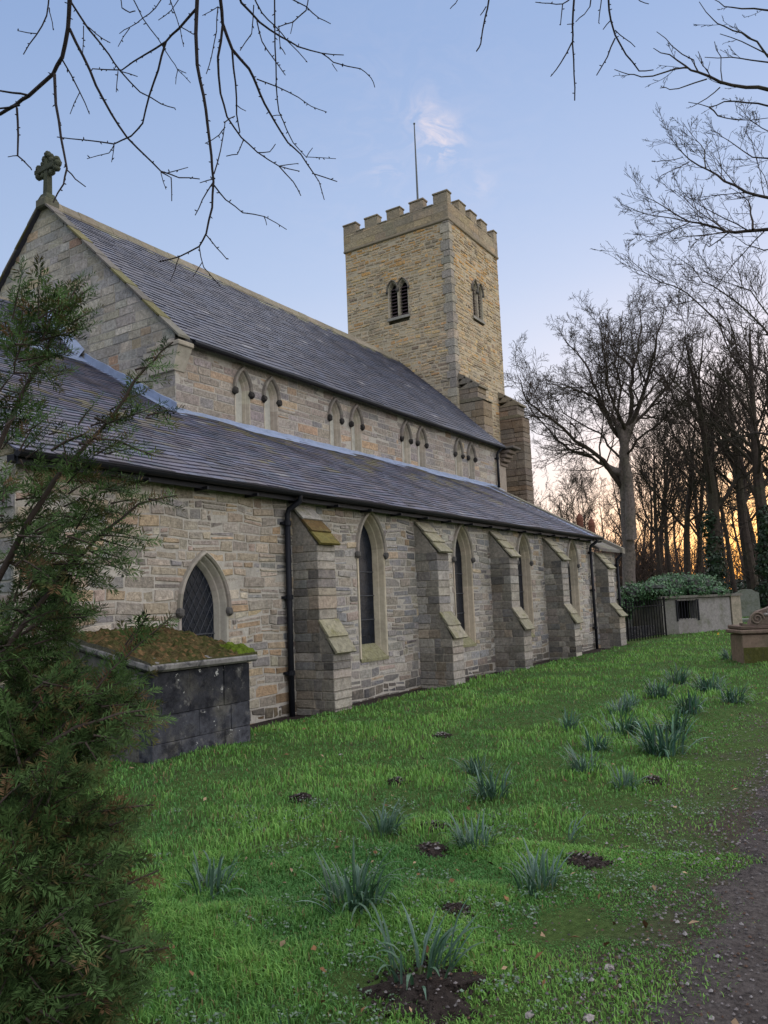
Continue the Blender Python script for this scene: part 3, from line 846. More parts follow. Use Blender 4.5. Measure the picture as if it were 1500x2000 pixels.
def nave_roof():
    s = Vector((0, YR-YC+0.16, ZR-ZN+0.16*PIT)); y0 = YC-0.16; z0 = ZN-0.16*PIT+0.14
    y1, z1 = YR, ZR+0.14
    x0, x1 = XG-0.10, 25.75
    m = MB()
    m.add([(x0, y0, z0), (x1, y0, z0), (x1, y1, z1), (x0, y1, z1), (x0, 2*YR-y0, z0), (x1, 2*YR-y0, z0)], [(0, 1, 2, 3), (3, 2, 5, 4)], (0.05, 0.05, 0.07))
    m.add([(x0, y0, z0-0.08), (x1, y0, z0-0.08), (x1, YC, ZN+0.0), (x0, YC, ZN+0.0)], [(0, 1, 2, 3)], (0.05, 0.05, 0.05))
    m.add([(x0, y0, z0-0.08), (x1, y0, z0-0.08), (x1, y0, z0), (x0, y0, z0)], [(0, 1, 2, 3)], (0.05, 0.05, 0.05))
    m.add([(x1, y0, z0), (x1, 2*YR-y0, z0), (x1, YR, z1)], [(0, 1, 2)], (0.3, 0.27, 0.22))
    m.add([(XG, YL, 2.0), (x1, YL, 2.0), (x1, YL, ZN+0.1), (XG, YL, ZN+0.1)], [(0, 1, 2, 3)], (0.3, 0.27, 0.22))
    r = m.build('nave_roof', M['slate'], church)
    sl = slate_rows((0, y0, z0), (1, 0, 0), s, x0+0.12, x1, s.length, rngR, 0.17, (0.2, 0.36), slate_nave)
    emit(sl, set(), 'slate', 'slating', M['slate'], r)
    # ridge
    n = 33; w = (x1-XG-0.1)/n
    for k in range(n):
        xa = XG-0.1+k*w; j = rngR.uniform(-0.008, 0.008)
        c = shade((0.24, 0.21, 0.155), rngR)
        m = MB(); a = 0.20
        m.add([(xa+0.004, y1-a, z1-a*PIT+0.07), (xa+w-0.004, y1-a, z1-a*PIT+0.07), (xa+w-0.004, y1-0.05, z1+0.11+j), (xa+0.004, y1-0.05, z1+0.11+j),
               (xa+0.004, y1+0.05, z1+0.11+j), (xa+w-0.004, y1+0.05, z1+0.11+j), (xa+0.004, y1+a, z1-a*PIT+0.07), (xa+w-0.004, y1+a, z1-a*PIT+0.07),
               (xa+0.004, y1-a, z1-a*PIT+0.01), (xa+w-0.004, y1-a, z1-a*PIT+0.01)],
              [(0, 1, 2, 3), (3, 2, 5, 4), (4, 5, 7, 6), (8, 9, 1, 0), (0, 3, 4, 6), (1, 7, 5, 2)], c)
        m.build('ridge_tile', M['ridge'], r)
    # verge slabs, both slopes of the east gable
    L_ = s.length; d = s.normalized()
    for sgn in (1, -1):
        nv = 9
        for k in range(nv):
            a = L_*k/nv-(0.03 if k else 0.10); b = L_*(k+1)/nv+0.01
            c = shade((0.15, 0.14, 0.12) if rngR.random() < 0.75 else (0.14, 0.13, 0.06), rngR)
            pts = []
            for tt in (0.012, 0.065):
                for (xx, ss, lf) in ((XG-0.13, a, 0.02), (XG+0.17, a, 0.02), (XG+0.15, b, 0.0), (XG-0.13, b, 0.0)):
                    y = y0+d.y*ss; z = z0+d.z*ss+tt+lf
                    if sgn < 0: y = 2*YR-y
                    pts.append((xx, y, z))
            m = MB(); m.hexa(pts, c); m.build('verge_slab', M['ridge'], r)
    # kneelers
    m = MB()
    m.hexa([(XG-0.07, YC-0.02, 6.30), (XG+0.22, YC-0.02, 6.30), (XG+0.22, YC+0.70, 6.30), (XG-0.07, YC+0.70, 6.30),
            (XG-0.13, YC-0.22, 6.74), (XG+0.24, YC-0.22, 6.74), (XG+0.24, YC+0.78, 6.74), (XG-0.13, YC+0.78, 6.74)], (0.46, 0.42, 0.34))
    m.bevbox(XG-0.15, XG+0.26, YC-0.26, YC+0.66, 6.743, 6.84, 0.015, (0.36, 0.32, 0.25))
    m.build('kneeler', M['dressed'], church)
    m = MB()
    for k in range(4):
        m.bevbox(25.55, 26.1, YC-0.05-0.11*k, YC+0.4, 6.30+0.14*k, 6.425+0.14*k, 0.02, (0.20, 0.16, 0.13))
    m.bevbox(25.5, 26.2, YC-0.55, YC+0.4, 6.87, 6.95, 0.015, (0.13, 0.115, 0.10))
    m.build('kneeler', M['dressed'], church)
    m = MB(); m.box(25.5, 26.0, YC, YC+0.35, 5.2, 6.95, (0.33, 0.28, 0.23)); m.build('quoin_pier', M['dressed'], church)
nave_roof()

# cross on the gable
def cross():
    c = (XG+0.05, YR, 0); m = MB(); rg = random.Random(3); col = (0.060, 0.066, 0.048)
    m.bevbox(XG-0.14, XG+0.24, YR-0.19, YR+0.19, 10.92, 11.14, 0.03, (0.12, 0.115, 0.09))
    m.hexa([(XG-0.10, YR-0.17, 11.14), (XG+0.2, YR-0.17, 11.14), (XG+0.2, YR+0.17, 11.14), (XG-0.10, YR+0.17, 11.14), (XG-0.05, YR-0.11, 11.28), (XG+0.15, YR-0.11, 11.28), (XG+0.15, YR+0.11, 11.28), (XG-0.05, YR+0.11, 11.28)], col)
    m.hexa([(XG-0.02, YR-0.075, 11.28), (XG+0.12, YR-0.075, 11.28), (XG+0.12, YR+0.075, 11.28), (XG-0.02, YR+0.075, 11.28), (XG-0.01, YR-0.06, 12.15), (XG+0.11, YR-0.06, 12.15), (XG+0.11, YR+0.06, 12.15), (XG-0.01, YR+0.06, 12.15)], col)
    zc = 11.93
    m.bevbox(XG-0.03, XG+0.13, YR-0.31, YR+0.31, zc-0.08, zc+0.08, 0.02, col)
    for dy, dz in ((-0.31, 0), (0.31, 0), (0, 0.27)):   # trefoil ends
        for k in (-1, 0, 1):
            oy = dy+(0.0 if dy == 0 else math.copysign(0.07 if k == 0 else -0.02, dy)); oz = dz
            if dy == 0: oy = 0.10*k; oz = dz+(0.07 if k == 0 else -0.02)
            else: oz = 0.10*k
            m.blob((XG+0.05, YR+oy, zc+oz), 0.085, 0.083, 0.083, rg, 0.10, col, 10, 8)
    for sy in (-1, 1):
        for sz in (-1, 1): m.blob((XG+0.05, YR+sy*0.15, zc+sz*0.14), 0.085, 0.085, 0.085, rg, 0.1, col, 8, 6)
    m.build('cross_finial', M['graniteg'], church)
cross()

# tower
TY0, TY1, TX0, TX1 = 13.2, 18.05, XT, 30.45
ZS, ZP = 16.15, 17.38
def tower():
    tw = MB(); z0 = 4.0
    rg = random.Random(21)
    tw.box(TX0+0.4, TX1, TY0+0.4, TY1, z0-4.2, ZS, (1, 1, 1))
    t = tw.build('tower', M['towermortar'], church)
    frE_ = Frame((TX0, 0, 0), (0, 1, 0), (-1, 0, 0)); frN_ = Frame((0, TY0, 0), (1, 0, 0), (0, -1, 0))
    bw = dict(h=0.15, zs=12.9, zsp=13.98, R=0.36)
    hE = [hole(15.57+s, 0.15, 12.8, 13.98, 0.36, 0.09) for s in (-0.235, 0.235)]
    hN = [hole(28.24+s, 0.15, 12.8, 13.98, 0.36, 0.09) for s in (-0.235, 0.235)]
    def tc(u, w, c, r):
        k = 1.0
        if w > 15.3: k = 0.95; 
        if w > 14.4 and r.random() < 0.45*(0.5+fbm(u*0.8, w*0.8, 2.0)+0.3): c = (0.50, 0.31, 0.13)
        if w < 11 and r.random() < 0.4: g = sum(c)/3; c = tuple(q*0.6+g*0.4 for q in c)
        return tuple(q*k*t for q, t in zip(c, (1.14, 1.08, 0.98)))
    kw = dict(joint=0.034, proud=(0.0, 0.026), jit=0.018, cham=0.018, wobble=0.02, split=0.25)
    st, sp = gen_wall(frE_, lambda a, b: (TY0+0.28, TY1), 8.0, ZS, (0.09, 0.19), (0.12, 0.38), PAL_TOWER, rg, hE, tc, **kw)
    sp = [(TY0 if a == TY0+0.28 else a, b, c, d) for a, b, c, d in sp]
    mortar_mesh(frE_, sp).build('tower_face', M['towermortar'], t)
    emit(st, set(), 'stone', 'stonework', M['stone'], t)
    st, sp = gen_wall(frN_, lambda a, b: (TX0+0.22, TX1), 5.0, ZS, (0.09, 0.19), (0.12, 0.38), PAL_TOWER, rg, hN, tc, **kw)
    sp = [(TX0 if a == TX0+0.22 else a, b, c, d) for a, b, c, d in sp]
    mortar_mesh(frN_, sp).build('tower_face', M['towermortar'], t)
    emit(st, set(), 'stone', 'stonework', M['stone'], t)
    # quoins on the visible corner
    z = 5.0; k = 0
    while z < ZS-0.05:
        h = min(rg.uniform(0.24, 0.42), ZS-z); a, b = (0.36, 0.22) if k % 2 else (0.24, 0.34)
        c = shade(rg.choice([(0.45, 0.385, 0.285), (0.40, 0.355, 0.28), (0.33, 0.295, 0.245)]), rg, 0.85, 1.12)
        m = MB(); m.bevbox(TX0-0.045, TX0+b, TY0-0.045, TY0+a, z+0.006, z+h-0.006, 0.012, c, 0.004, rg)
        m.build('quoin', M['stone'], t); z += h; k += 1
    # belfry windows
    for fr, uc in ((frE_, 15.57), (frN_, 28.24)):
        for i, s in enumerate((-0.235, 0.235)):
            w = lancet(fr, uc+s, 0.15, 12.9, 13.98, 0.36, t, rg, depth=0.16, jamb=0.065, hood=(0.085, 0.145, 0.09), pane='dark', sill=False, base=(0.42, 0.37, 0.28), hood_col=(0.20, 0.18, 0.15), stop_col=(0.09, 0.085, 0.08), name='belfry_light', outer=0.024+0.004*i, hoodn=0.005*i)
            for k in range(9):
                zz = 12.93+k*0.135; hw = 0.15
                if zz > 13.98: hw = max(0.03, math.sqrt(max(0, 0.36**2-(zz+0.06-13.98)**2))-0.21)
                m = MB(); A = [fr.P(uc+s-hw, zz, -0.03), fr.P(uc+s+hw, zz, -0.03), fr.P(uc+s+hw, zz+0.075, -0.15), fr.P(uc+s-hw, zz+0.075, -0.15)]
                B = [tuple(Vector(q)+Vector((0, 0, 0.022))) for q in A]
                m.hexa(A+B, (1, 1, 1)); m.build('louvre', M['louvre'], w)
        m = MB(); A = [fr.P(uc-0.52, 12.76, -0.02), fr.P(uc+0.52, 12.76, -0.02), fr.P(uc+0.52, 12.76, 0.06), fr.P(uc-0.52, 12.76, 0.06)]
        B = [fr.P(uc-0.52, 12.90, -0.02), fr.P(uc+0.52, 12.90, -0.02), fr.P(uc+0.52, 12.86, 0.06), fr.P(uc-0.52, 12.86, 0.06)]
        m.hexa(A+B, (0.30, 0.28, 0.24)); m.build('sill', M['dressed'], t)
    # string course and parapet
    o = 0.035; m = MB()
    m.bevbox(TX0-o-0.03, TX1+o+0.03, TY0-o-0.03, TY1+o+0.03, ZS+0.002, ZS+0.12, 0.03, (0.27, 0.225, 0.16)); m.build('string_course', M['dressed'], t)
    zc = 16.92; th = 0.32
    def para(fr, u0, u1):
        st, sp = gen_wall(fr, lambda a, b: (u0, u1), ZS+0.13, zc, (0.2, 0.3), (0.35, 0.75), [((0.34, 0.275, 0.185), 3), ((0.29, 0.245, 0.175), 2), ((0.37, 0.285, 0.175), 2)], rg, (), None, joint=0.012, proud=(0.002, 0.010), jit=0.003, cham=0.006)
        emit(st, set(), 'stone', 'stonework', M['stone'], t)
    x0, x1, y0, y1 = TX0-o, TX1+o, TY0-o, TY1+o
    m = MB(); cc = (0.36, 0.295, 0.20)
    m.box(x0, x0+th, y0, y1, ZS+0.1, zc, cc); m.box(x1-th, x1, y0, y1, ZS+0.1, zc, cc)
    m.box(x0+th, x1-th, y0, y0+th, ZS+0.1, zc, cc); m.box(x0+th, x1-th, y1-th, y1, ZS+0.1, zc, cc)
    m.box(x0+th, x1-th, y0+th, y1-th, ZS+0.15, ZS+0.25, (0.2, 0.2, 0.2))
    m.build('parapet', M['dressed'], t)
    para(Frame((x0, 0, 0), (0, 1, 0), (-1, 0, 0)), y0, y1); para(Frame((0, y0, 0), (1, 0, 0), (0, -1, 0)), x0, x1)
    def merlon(xa, xb, ya, yb):
        c = shade((0.36, 0.295, 0.205), rg, 0.8, 1.1); m = MB()
        m.bevbox(xa, xb, ya, yb, zc+0.003, ZP-0.07, 0.012, c, 0.006, rg)
        mm = m.build('merlon', M['stone'], t)
        m = MB(); m.bevbox(xa-0.03, xb+0.03, ya-0.03, yb+0.03, ZP-0.068, ZP+0.01, 0.02, tuple(q*0.8 for q in c), 0.006, rg); m.build('coping', M['stone'], mm)
    n = 5
    for side in range(2):
        L0, L1 = (y0, y1) if side == 0 else (x0, x1)
        mw = (L1-L0)*0.128; pitch = (L1-L0-mw)/(n-1)
        for k in range(n):
            a = L0+k*pitch; b = a+mw
            for far in (0, 1):
                if side == 0:
                    xa = x0 if not far else x1-th
                    merlon(xa, xa+th, a, b)
                elif 0 < k < n-1:
                    ya = y0 if not far else y1-th
                    merlon(a, b, ya, ya+th)
    # low crenel copings
    for side in range(2):
        L0, L1 = (y0, y1) if side == 0 else (x0, x1)
        mw = (L1-L0)*0.128; pitch = (L1-L0-mw)/(n-1)
        for k in range(n-1):
            a = L0+k*pitch+mw+0.005; b = L0+(k+1)*pitch-0.005; m = MB()
            if side == 0: m.bevbox(x0-0.03, x0+th, a, b, zc+0.002, zc+0.06, 0.015, (0.27, 0.24, 0.19))
            else: m.bevbox(a, b, y0-0.03, y0+th, zc+0.002, zc+0.06, 0.015, (0.27, 0.24, 0.19))
            m.build('crenel_coping', M['stone'], t)
    # angle buttresses
    for xa in (26.12, 29.75):
        w = 0.72; m = MB()
        def blk(ya, z1_, z2_, c):
            z = z1_
            while z < z2_-0.02:
                h = min(rg.uniform(0.16, 0.34), z2_-z); 
                cuts = [TY0-ya, TY0-ya+rg.uniform(0.3, 0.55), TY0+0.02]
                for q in range(2):
                    c2 = shade(rg.choice([c, c, (c[0]*0.95, c[1]*0.97, c[2]*1.0), (c[0]*1.1, c[1]*1.0, c[2]*0.88)]), rg, 0.75, 1.15)
                    m.bevbox(xa, xa+w, cuts[q]+0.004, cuts[q+1]-0.004, z+0.006, z+h-0.006, 0.014, c2, 0.008, rg)
                z += h
        c0 = (0.29, 0.24, 0.18) if xa < 28 else (0.21, 0.17, 0.135)
        blk(1.02, 2.0, 8.95, c0); blk(0.82, 9.05, 9.55, c0)
        m.hexa([(xa-0.02, TY0-1.06, 8.95), (xa+w+0.02, TY0-1.06, 8.95), (xa+w+0.02, TY0, 8.95), (xa-0.02, TY0, 8.95),
                (xa-0.02, TY0-0.84, 9.08), (xa+w+0.02, TY0-0.84, 9.08), (xa+w+0.02, TY0, 9.08), (xa-0.02, TY0, 9.08)], (0.18, 0.16, 0.11))
        for k in range(3):
            f0, f1 = k/3, (k+1)/3
            ya0, ya1 = TY0-0.02-0.84*f0, TY0-0.02-0.84*f1-0.04; z0_, z1_ = 10.15-0.62*f0, 10.15-0.62*f1
            m.hexa([(xa-0.02, ya1, z1_-0.06), (xa+w+0.02, ya1, z1_-0.06), (xa+w+0.02, TY0+0.02, z1_-0.06), (xa-0.02, TY0+0.02, z1_-0.06),
                    (xa-0.02, ya1, z1_+0.02), (xa+w+0.02, ya1, z1_+0.02), (xa+w+0.02, ya0, z0_), (xa-0.02, ya0, z0_)], (0.22, 0.19, 0.14))
        m.build('tower_buttress', M['stone'], church)
    # flagpole
    p0 = at_x(816, 392, 28.2); p1 = at_x(809, 243, 28.2)
    m = MB(); m.tube([(28.2, p0.y, ZS+0.2), (28.2, p0.y, (ZS+p1.z)/2), (28.2, p0.y, p1.z)], [0.055, 0.045, 0.025], 8, cap=True)
    m.blob((28.2, p0.y, p1.z+0.03), 0.05, 0.05, 0.05, rg, 0.0)
    m.build('flagpole', M['pole'], church)
tower()

# west bay beyond the aisle (lower roof)
def west_bay():
    rg = random.Random(8)
    x0, x1 = XW, 26.95; y = YA+0.02
    fr = Frame((0, y, 0), (1, 0, 0), (0, -1, 0))
    hl = [hole(26.05, 0.24, 0.9, 2.2, 0.56, 0.12)]
    st, sp = gen_wall(fr, lambda a, b: (x0, x1), -0.2, 3.0, (0.12, 0.2), (0.2, 0.5), PAL_AISLE, rg, hl, lambda u, w, c, r: tuple(q*0.85 for q in c))
    w = mortar_mesh(fr, sp).build('west_bay_wall', M['mortar'], church); emit(st, set(), 'stone', 'stonework', M['stone'], w)
    lancet(fr, 26.05, 0.24, 0.95, 2.2, 0.56, church, rg, hood=(0.10, 0.17, 0.07), pane='slab')
    m = MB(); m.box(x0, x1, y+0.01, 13.1, -0.2, 2.9, (0.8, 0.8, 0.8)); 
    m.add([(x0, YA+0.03, 2.9), (x0, YC, 2.9), (x0, YC, 5.4), (x0, YA+0.03, 3.4)], [(0, 1, 2, 3)], (0.8, 0.8, 0.8)); m.build('west_bay_core', M['mortar'], church)
    buttress(24.72, 0.6, church, rg, p1=0.40, p2=0.66, z_top=2.95, z_u=2.45, z_l=1.35, z_f=0.95)
    # stone slab roof
    for k in range(3):
        xa = x0+0.15+k*0.82; m = MB()
        m.hexa([(xa, y-0.22, 3.02), (xa+0.81, y-0.22, 3.02), (xa+0.81, 11.2, 4.9), (xa, 11.2, 4.9), (xa, y-0.22, 3.11), (xa+0.81, y-0.22, 3.11), (xa+0.81, 11.2, 4.99), (xa, 11.2, 4.99)], shade((0.17, 0.16, 0.145), rg))
        m.build('roof_slab', M['mossy'], church)
    m = MB(); m.hexa([(x1-0.05, y-0.30, 3.0), (x1+0.25, y-0.30, 3.0), (x1+0.25, 11.2, 4.92), (x1-0.05, 11.2, 4.92), (x1-0.05, y-0.30, 3.18), (x1+0.25, y-0.30, 3.18), (x1+0.25, 11.2, 5.1), (x1-0.05, 11.2, 5.1)], (0.22, 0.20, 0.17))
    m.build('verge_coping', M['mossy'], church)
    # west verge of the aisle roof: lead strip and coping
    m = MB(); a = Vector((0, YE, ZE)); d = sA.normalized()
    for xx, wd, up, key in ((XW-0.55, 0.14, 0.045, 'lead'), (XW+0.10, 0.34, 0.06, 'cope')):
        m = MB(); e = a+d*(lenA+0.05); s0 = a-d*0.06
        m.hexa([(xx, s0.y, s0.z), (xx+wd, s0.y, s0.z), (xx+wd, e.y, e.z), (xx, e.y, e.z), (xx, s0.y, s0.z+up), (xx+wd, s0.y, s0.z+up), (xx+wd, e.y, e.z+up), (xx, e.y, e.z+up)], (0.21, 0.20, 0.16))
        m.build('lead_strip' if key == 'lead' else 'verge_coping', M['lead'] if key == 'lead' else M['mossy'], church)
    for px_, py_ in ((1133, 1026), (1156, 1036)):
        p = at_x(px_, py_, 27.05); m = MB()
        m.lathe((p.x, p.y, p.z-0.5), [(0.12, 0), (0.115, 0.62), (0.125, 0.64), (0.125, 0.75), (0.07, 0.87), (0.0, 0.95)], 12)
        m.build('chimney_pot', M['terracotta'], church)
west_bay()

# gutters and pipes
def rainwater():
    m = MB(); yg = YE-0.05; n = 10
    prof = [(0.065*math.cos(math.pi+math.pi*k/8), 0.065*math.sin(math.pi+math.pi*k/8)) for k in range(9)]
    for x in (XE-0.15, XW+0.3):
        for a, b in prof: m.v.append((x, yg+a, ZE-0.0+b))
    for k in range(8): m.f.append((k, k+1, k+10, k+9)); m.c.append((1, 1, 1))
    m.f.append(tuple(range(9))); m.c.append((1, 1, 1)); m.f.append(tuple(range(9, 18))); m.c.append((1, 1, 1))
    m.box(XE-0.1, XW+0.2, YE+0.02, YE+0.05, ZE-0.13, ZE-0.01)
    m.tube([(XE-0.15, yg-0.065, ZE), (XW+0.3, yg-0.065, ZE)], [0.009, 0.009], 5)
    g = m.build('gutter', M['black'], church)
    for k in range(20):
        x = XE+0.6+k*1.0; m = MB(); m.box(x, x+0.03, yg-0.02, YA-0.04, ZE-0.15, ZE-0.105); m.build('gutter_bracket', M['black'], g)
    m = MB(); yg2 = YC-0.16-0.04; zg = ZN-0.16*PIT+0.10
    m.tube([(XG+0.3, yg2, zg), (25.6, yg2, zg)], [0.055, 0.055], 8, cap=True); m.build('gutter', M['black'], church)
    def pipe(x, yw, ztop, zbot, neck=True, ygut=None):
        m = MB(); yp = yw-0.085; r = 0.046
        if neck: m.tube([(x+0.10, ygut, ztop), (x+0.10, ygut, ztop-0.10), (x+0.02, yp-0.02, ztop-0.22), (x, yp, ztop-0.30), (x, yp, ztop-0.42)], [r*0.95]*5, 10)
        m.tube([(x, yp, ztop-0.38), (x, yp, zbot)], [r, r], 10, cap=True)
        p = m.build('downpipe', M['black'], church, True)
        z = ztop-0.40
        while z > zbot+0.1:
            m = MB(); m.tube([(x, yp, z), (x, yp, z-0.07)], [r*1.35]*2, 10, cap=True); m.box(x-0.09, x+0.09, yp+0.02, yw+0.02, z-0.055, z-0.015)
            m.build('pipe_collar', M['black'], p); z -= 1.15
    pipe(9.56, YA, ZE-0.04, -0.12, True, yg)
    pipe(24.14, YA, ZE-0.04, -0.05, True, yg)
    pipe(26.9, YA+0.02, 3.05, -0.02, True, YA-0.2)
    pipe(25.15, YC, ZN-0.02, ZF+0.02, True, yg2)
rainwater()

# ------------------------------------------------------------------ chest tomb below the small window
def chest_tomb():
    rg = random.Random(31)
    x0, x1, y0, y1 = 5.56, 7.0, 6.42, 7.9
    g = H(6.2, 6.6)-0.12; zt = 1.03
    t = empty('chest_tomb', (6.2, 7.0, 0.1), 'soot-black chest tomb with a sloping moss-covered lid standing against the church wall', 'tomb')
    SLT = 0.20
    m = MB(); m.hexa([(x0+0.004, y0+0.03, g), (x1-0.004, y0+0.03, g), (x1-0.004, y1-0.01, g), (x0+0.004, y1-0.01, g),
                      (x0+0.004, y0+0.03, zt-0.01), (x1-0.004, y0+0.03, zt-0.01), (x1-0.004, y1-0.01, zt-0.01+SLT*(y1-y0)), (x0+0.004, y1-0.01, zt-0.01+SLT*(y1-y0))], (0.11, 0.105, 0.095)); m.build('core', M['blackstone'], t)
    z = g
    while z < zt-0.02:
        h = rg.uniform(0.26, 0.42)
        if zt-z-h < 0.16: h = zt-z
        # front blocks
        x = x0
        while x < x1-0.01:
            l = rg.uniform(0.35, 0.7)
            if x1-x-l < 0.25: l = x1-x
            k = rg.uniform(0.8, 1.3); c = (0.028*k, 0.029*k, 0.034*k)
            if z < g+0.3: c = tuple(q*2.0 for q in c)
            if rg.random() < 0.08: c = (0.06, 0.06, 0.065)
            m = MB(); m.bevbox(x+0.0015, x+l-0.0015, y0+rg.uniform(-0.004, 0.004), y0+0.2, z+0.0015, z+h-0.0015, 0.006, c, 0.002, rg); m.build('block', M['blackstone'], t); x += l
        y = y0+0.2
        while y < y1-0.01:
            l = rg.uniform(0.35, 0.6)
            if y1-y-l < 0.25: l = y1-y
            k = rg.uniform(0.8, 1.3)
            for xa, xb in ((x0, x0+0.2), (x1-0.2, x1)):  # end blocks tinted lighter than the front, to look lit
                m = MB(); m.bevbox(xa, xb, y+0.003, y+l-0.003, z+0.003, z+h-0.003, 0.010, (0.12*k, 0.115*k, 0.10*k), 0.003, rg); m.build('block', M['blackstone'], t)
            y += l
        z += h
    # lid: thick slab, coped top under moss
    o = 0.08; a0, a1, b0, b1 = x0-o, x1+o, y0-o, y1+0.03
    m = MB(); m.bevbox(a0, a1, b0, b1, zt, zt+0.10, 0.03, (0.16, 0.155, 0.145), 0.006, rg); m.v = [(vx, vy, vz+SLT*(vy-b0)) for vx, vy, vz in m.v]
    lid = m.build('lid', M['blackstone'], t)
    nx, ny = 46, 40; mo = MB(); yr = (b0+b1)/2+0.08
    for i in range(nx+1):
        for j in range(ny+1):
            x = a0+0.012+(a1-a0-0.024)*i/nx; y = b0+0.012+(b1-b0-0.024)*j/ny
            d = min(1.0, (y-b0)/(yr-b0) if y < yr else (b1-y)/(b1-yr))
            hip = min(1.0, (a1-x)/0.85)
            zz = zt+0.095+SLT*(y-b0)+0.03*min(1.0, 3*d, 3*hip)
            edge = min(x-a0, a1-x, y-b0, b1-y)
            zz += (0.045*(0.5+fbm(x*8, y*8, 1.0))+0.030*fbm(x*24, y*24, 2.0))*min(1, edge/0.05)
            if x > a1-0.30 and y < b0+0.25: zz += 0.035*min(1, edge/0.05)
            mo.v.append((x, y, zz))
    for i in range(nx):
        for j in range(ny):
            q = i*(ny+1)+j; x = a0+(a1-a0)*i/nx; y = b0+(b1-b0)*j/ny
            n = fbm(x*5, y*5, 8.0); c = (0.070, 0.056, 0.024) if n > 0.0 else (0.052, 0.052, 0.018)
            if fbm(x*17, y*17, 4.0) > 0.28: c = (0.12, 0.075, 0.035)
            if x > a1-0.32 and y < b0+0.3: c = (0.085, 0.12, 0.015)
            k = rg.uniform(0.8, 1.2)
            mo.f.append((q, q+ny+1, q+ny+2, q+1)); mo.c.append(tuple(v*k for v in c))
    for i_ in (0, nx):     # gable ends of the coped lid
        ids = [i_*(ny+1)+j for j in range(ny+1)]; b_ = len(mo.v)
        mo.v += [(mo.v[ids[0]][0], mo.v[ids[0]][1], zt+0.07+SLT*(mo.v[ids[0]][1]-b0)), (mo.v[ids[-1]][0], mo.v[ids[-1]][1], zt+0.07+SLT*(mo.v[ids[-1]][1]-b0))]
        mo.f.append(tuple(ids+[b_+1, b_])); mo.c.append((0.10, 0.095, 0.07))
    for j_ in (0, ny):
        ids = [i*(ny+1)+j_ for i in range(nx+1)]; b_ = len(mo.v)
        mo.v += [(mo.v[ids[0]][0], mo.v[ids[0]][1], zt+0.07+SLT*(mo.v[ids[0]][1]-b0)), (mo.v[ids[-1]][0], mo.v[ids[-1]][1], zt+0.07+SLT*(mo.v[ids[-1]][1]-b0))]
        mo.f.append(tuple(ids+[b_+1, b_])); mo.c.append((0.07, 0.07, 0.03))
    mo.build('moss_cushion', M['moss'], lid, False)
chest_tomb()

# ------------------------------------------------------------------ foliage helpers (numpy)
def scatter_leaves(n, pos, nrm, size, rs, cols, aspect=1.0, pts=6):
    """simple pointed leaves: one quad each; pos (n,3), nrm (n,3)"""
    t = rs.normal(size=(n, 3)); t -= (t*nrm).sum(1, keepdims=True)*nrm; t /= np.linalg.norm(t, axis=1, keepdims=True)+1e-9
    b = np.cross(nrm, t); s = size[:, None]
    v = np.stack([pos-t*s, pos+b*s*0.55*aspect-t*s*0.1, pos+t*s, pos-b*s*0.55*aspect-t*s*0.1], 1)
    v[:, 1] += nrm*s*0.2; v[:, 3] += nrm*s*0.2
    f = np.arange(4*n).reshape(n, 4)
    return v.reshape(-1, 3), f, cols
def ivy_mass(name, parent, ell, n, size, rs, base=(0.030, 0.070, 0.028), m=None):
    P = []; Nn = []
    w = np.array([e[3]*e[4]+e[4]*e[5]+e[3]*e[5] for e in ell]); w = w/w.sum()
    for e, k in zip(ell, (w*n).astype(int)):
        d = rs.normal(size=(k, 3)); d /= np.linalg.norm(d, axis=1, keepdims=True)
        r = rs.uniform(0.72, 1.06, (k, 1))*(1+0.12*np.sin(d[:, :1]*9+e[0])+0.10*np.sin(d[:, 2:]*11+e[1]))
        P.append(np.array(e[:3])+d*r*np.array(e[3:6])); nn = d+rs.normal(size=(k, 3))*0.5; Nn.append(nn/np.linalg.norm(nn, axis=1, keepdims=True))
    P = np.concatenate(P); Nn = np.concatenate(Nn); n = len(P)
    c = np.array(base)*rs.uniform(0.5, 1.7, (n, 1))*np.array([1.0, 1.0, 1.0])
    c[rs.random(n) < 0.12] *= np.array([1.5, 1.25, 1.1])
    v, f, c = scatter_leaves(n, P, Nn, rs.uniform(0.6, 1.3, n)*size, rs, c)
    o = link(name, np_mesh(name, v, f, c), M['ivy'], parent); o['kind'] = 'stuff'
    return o

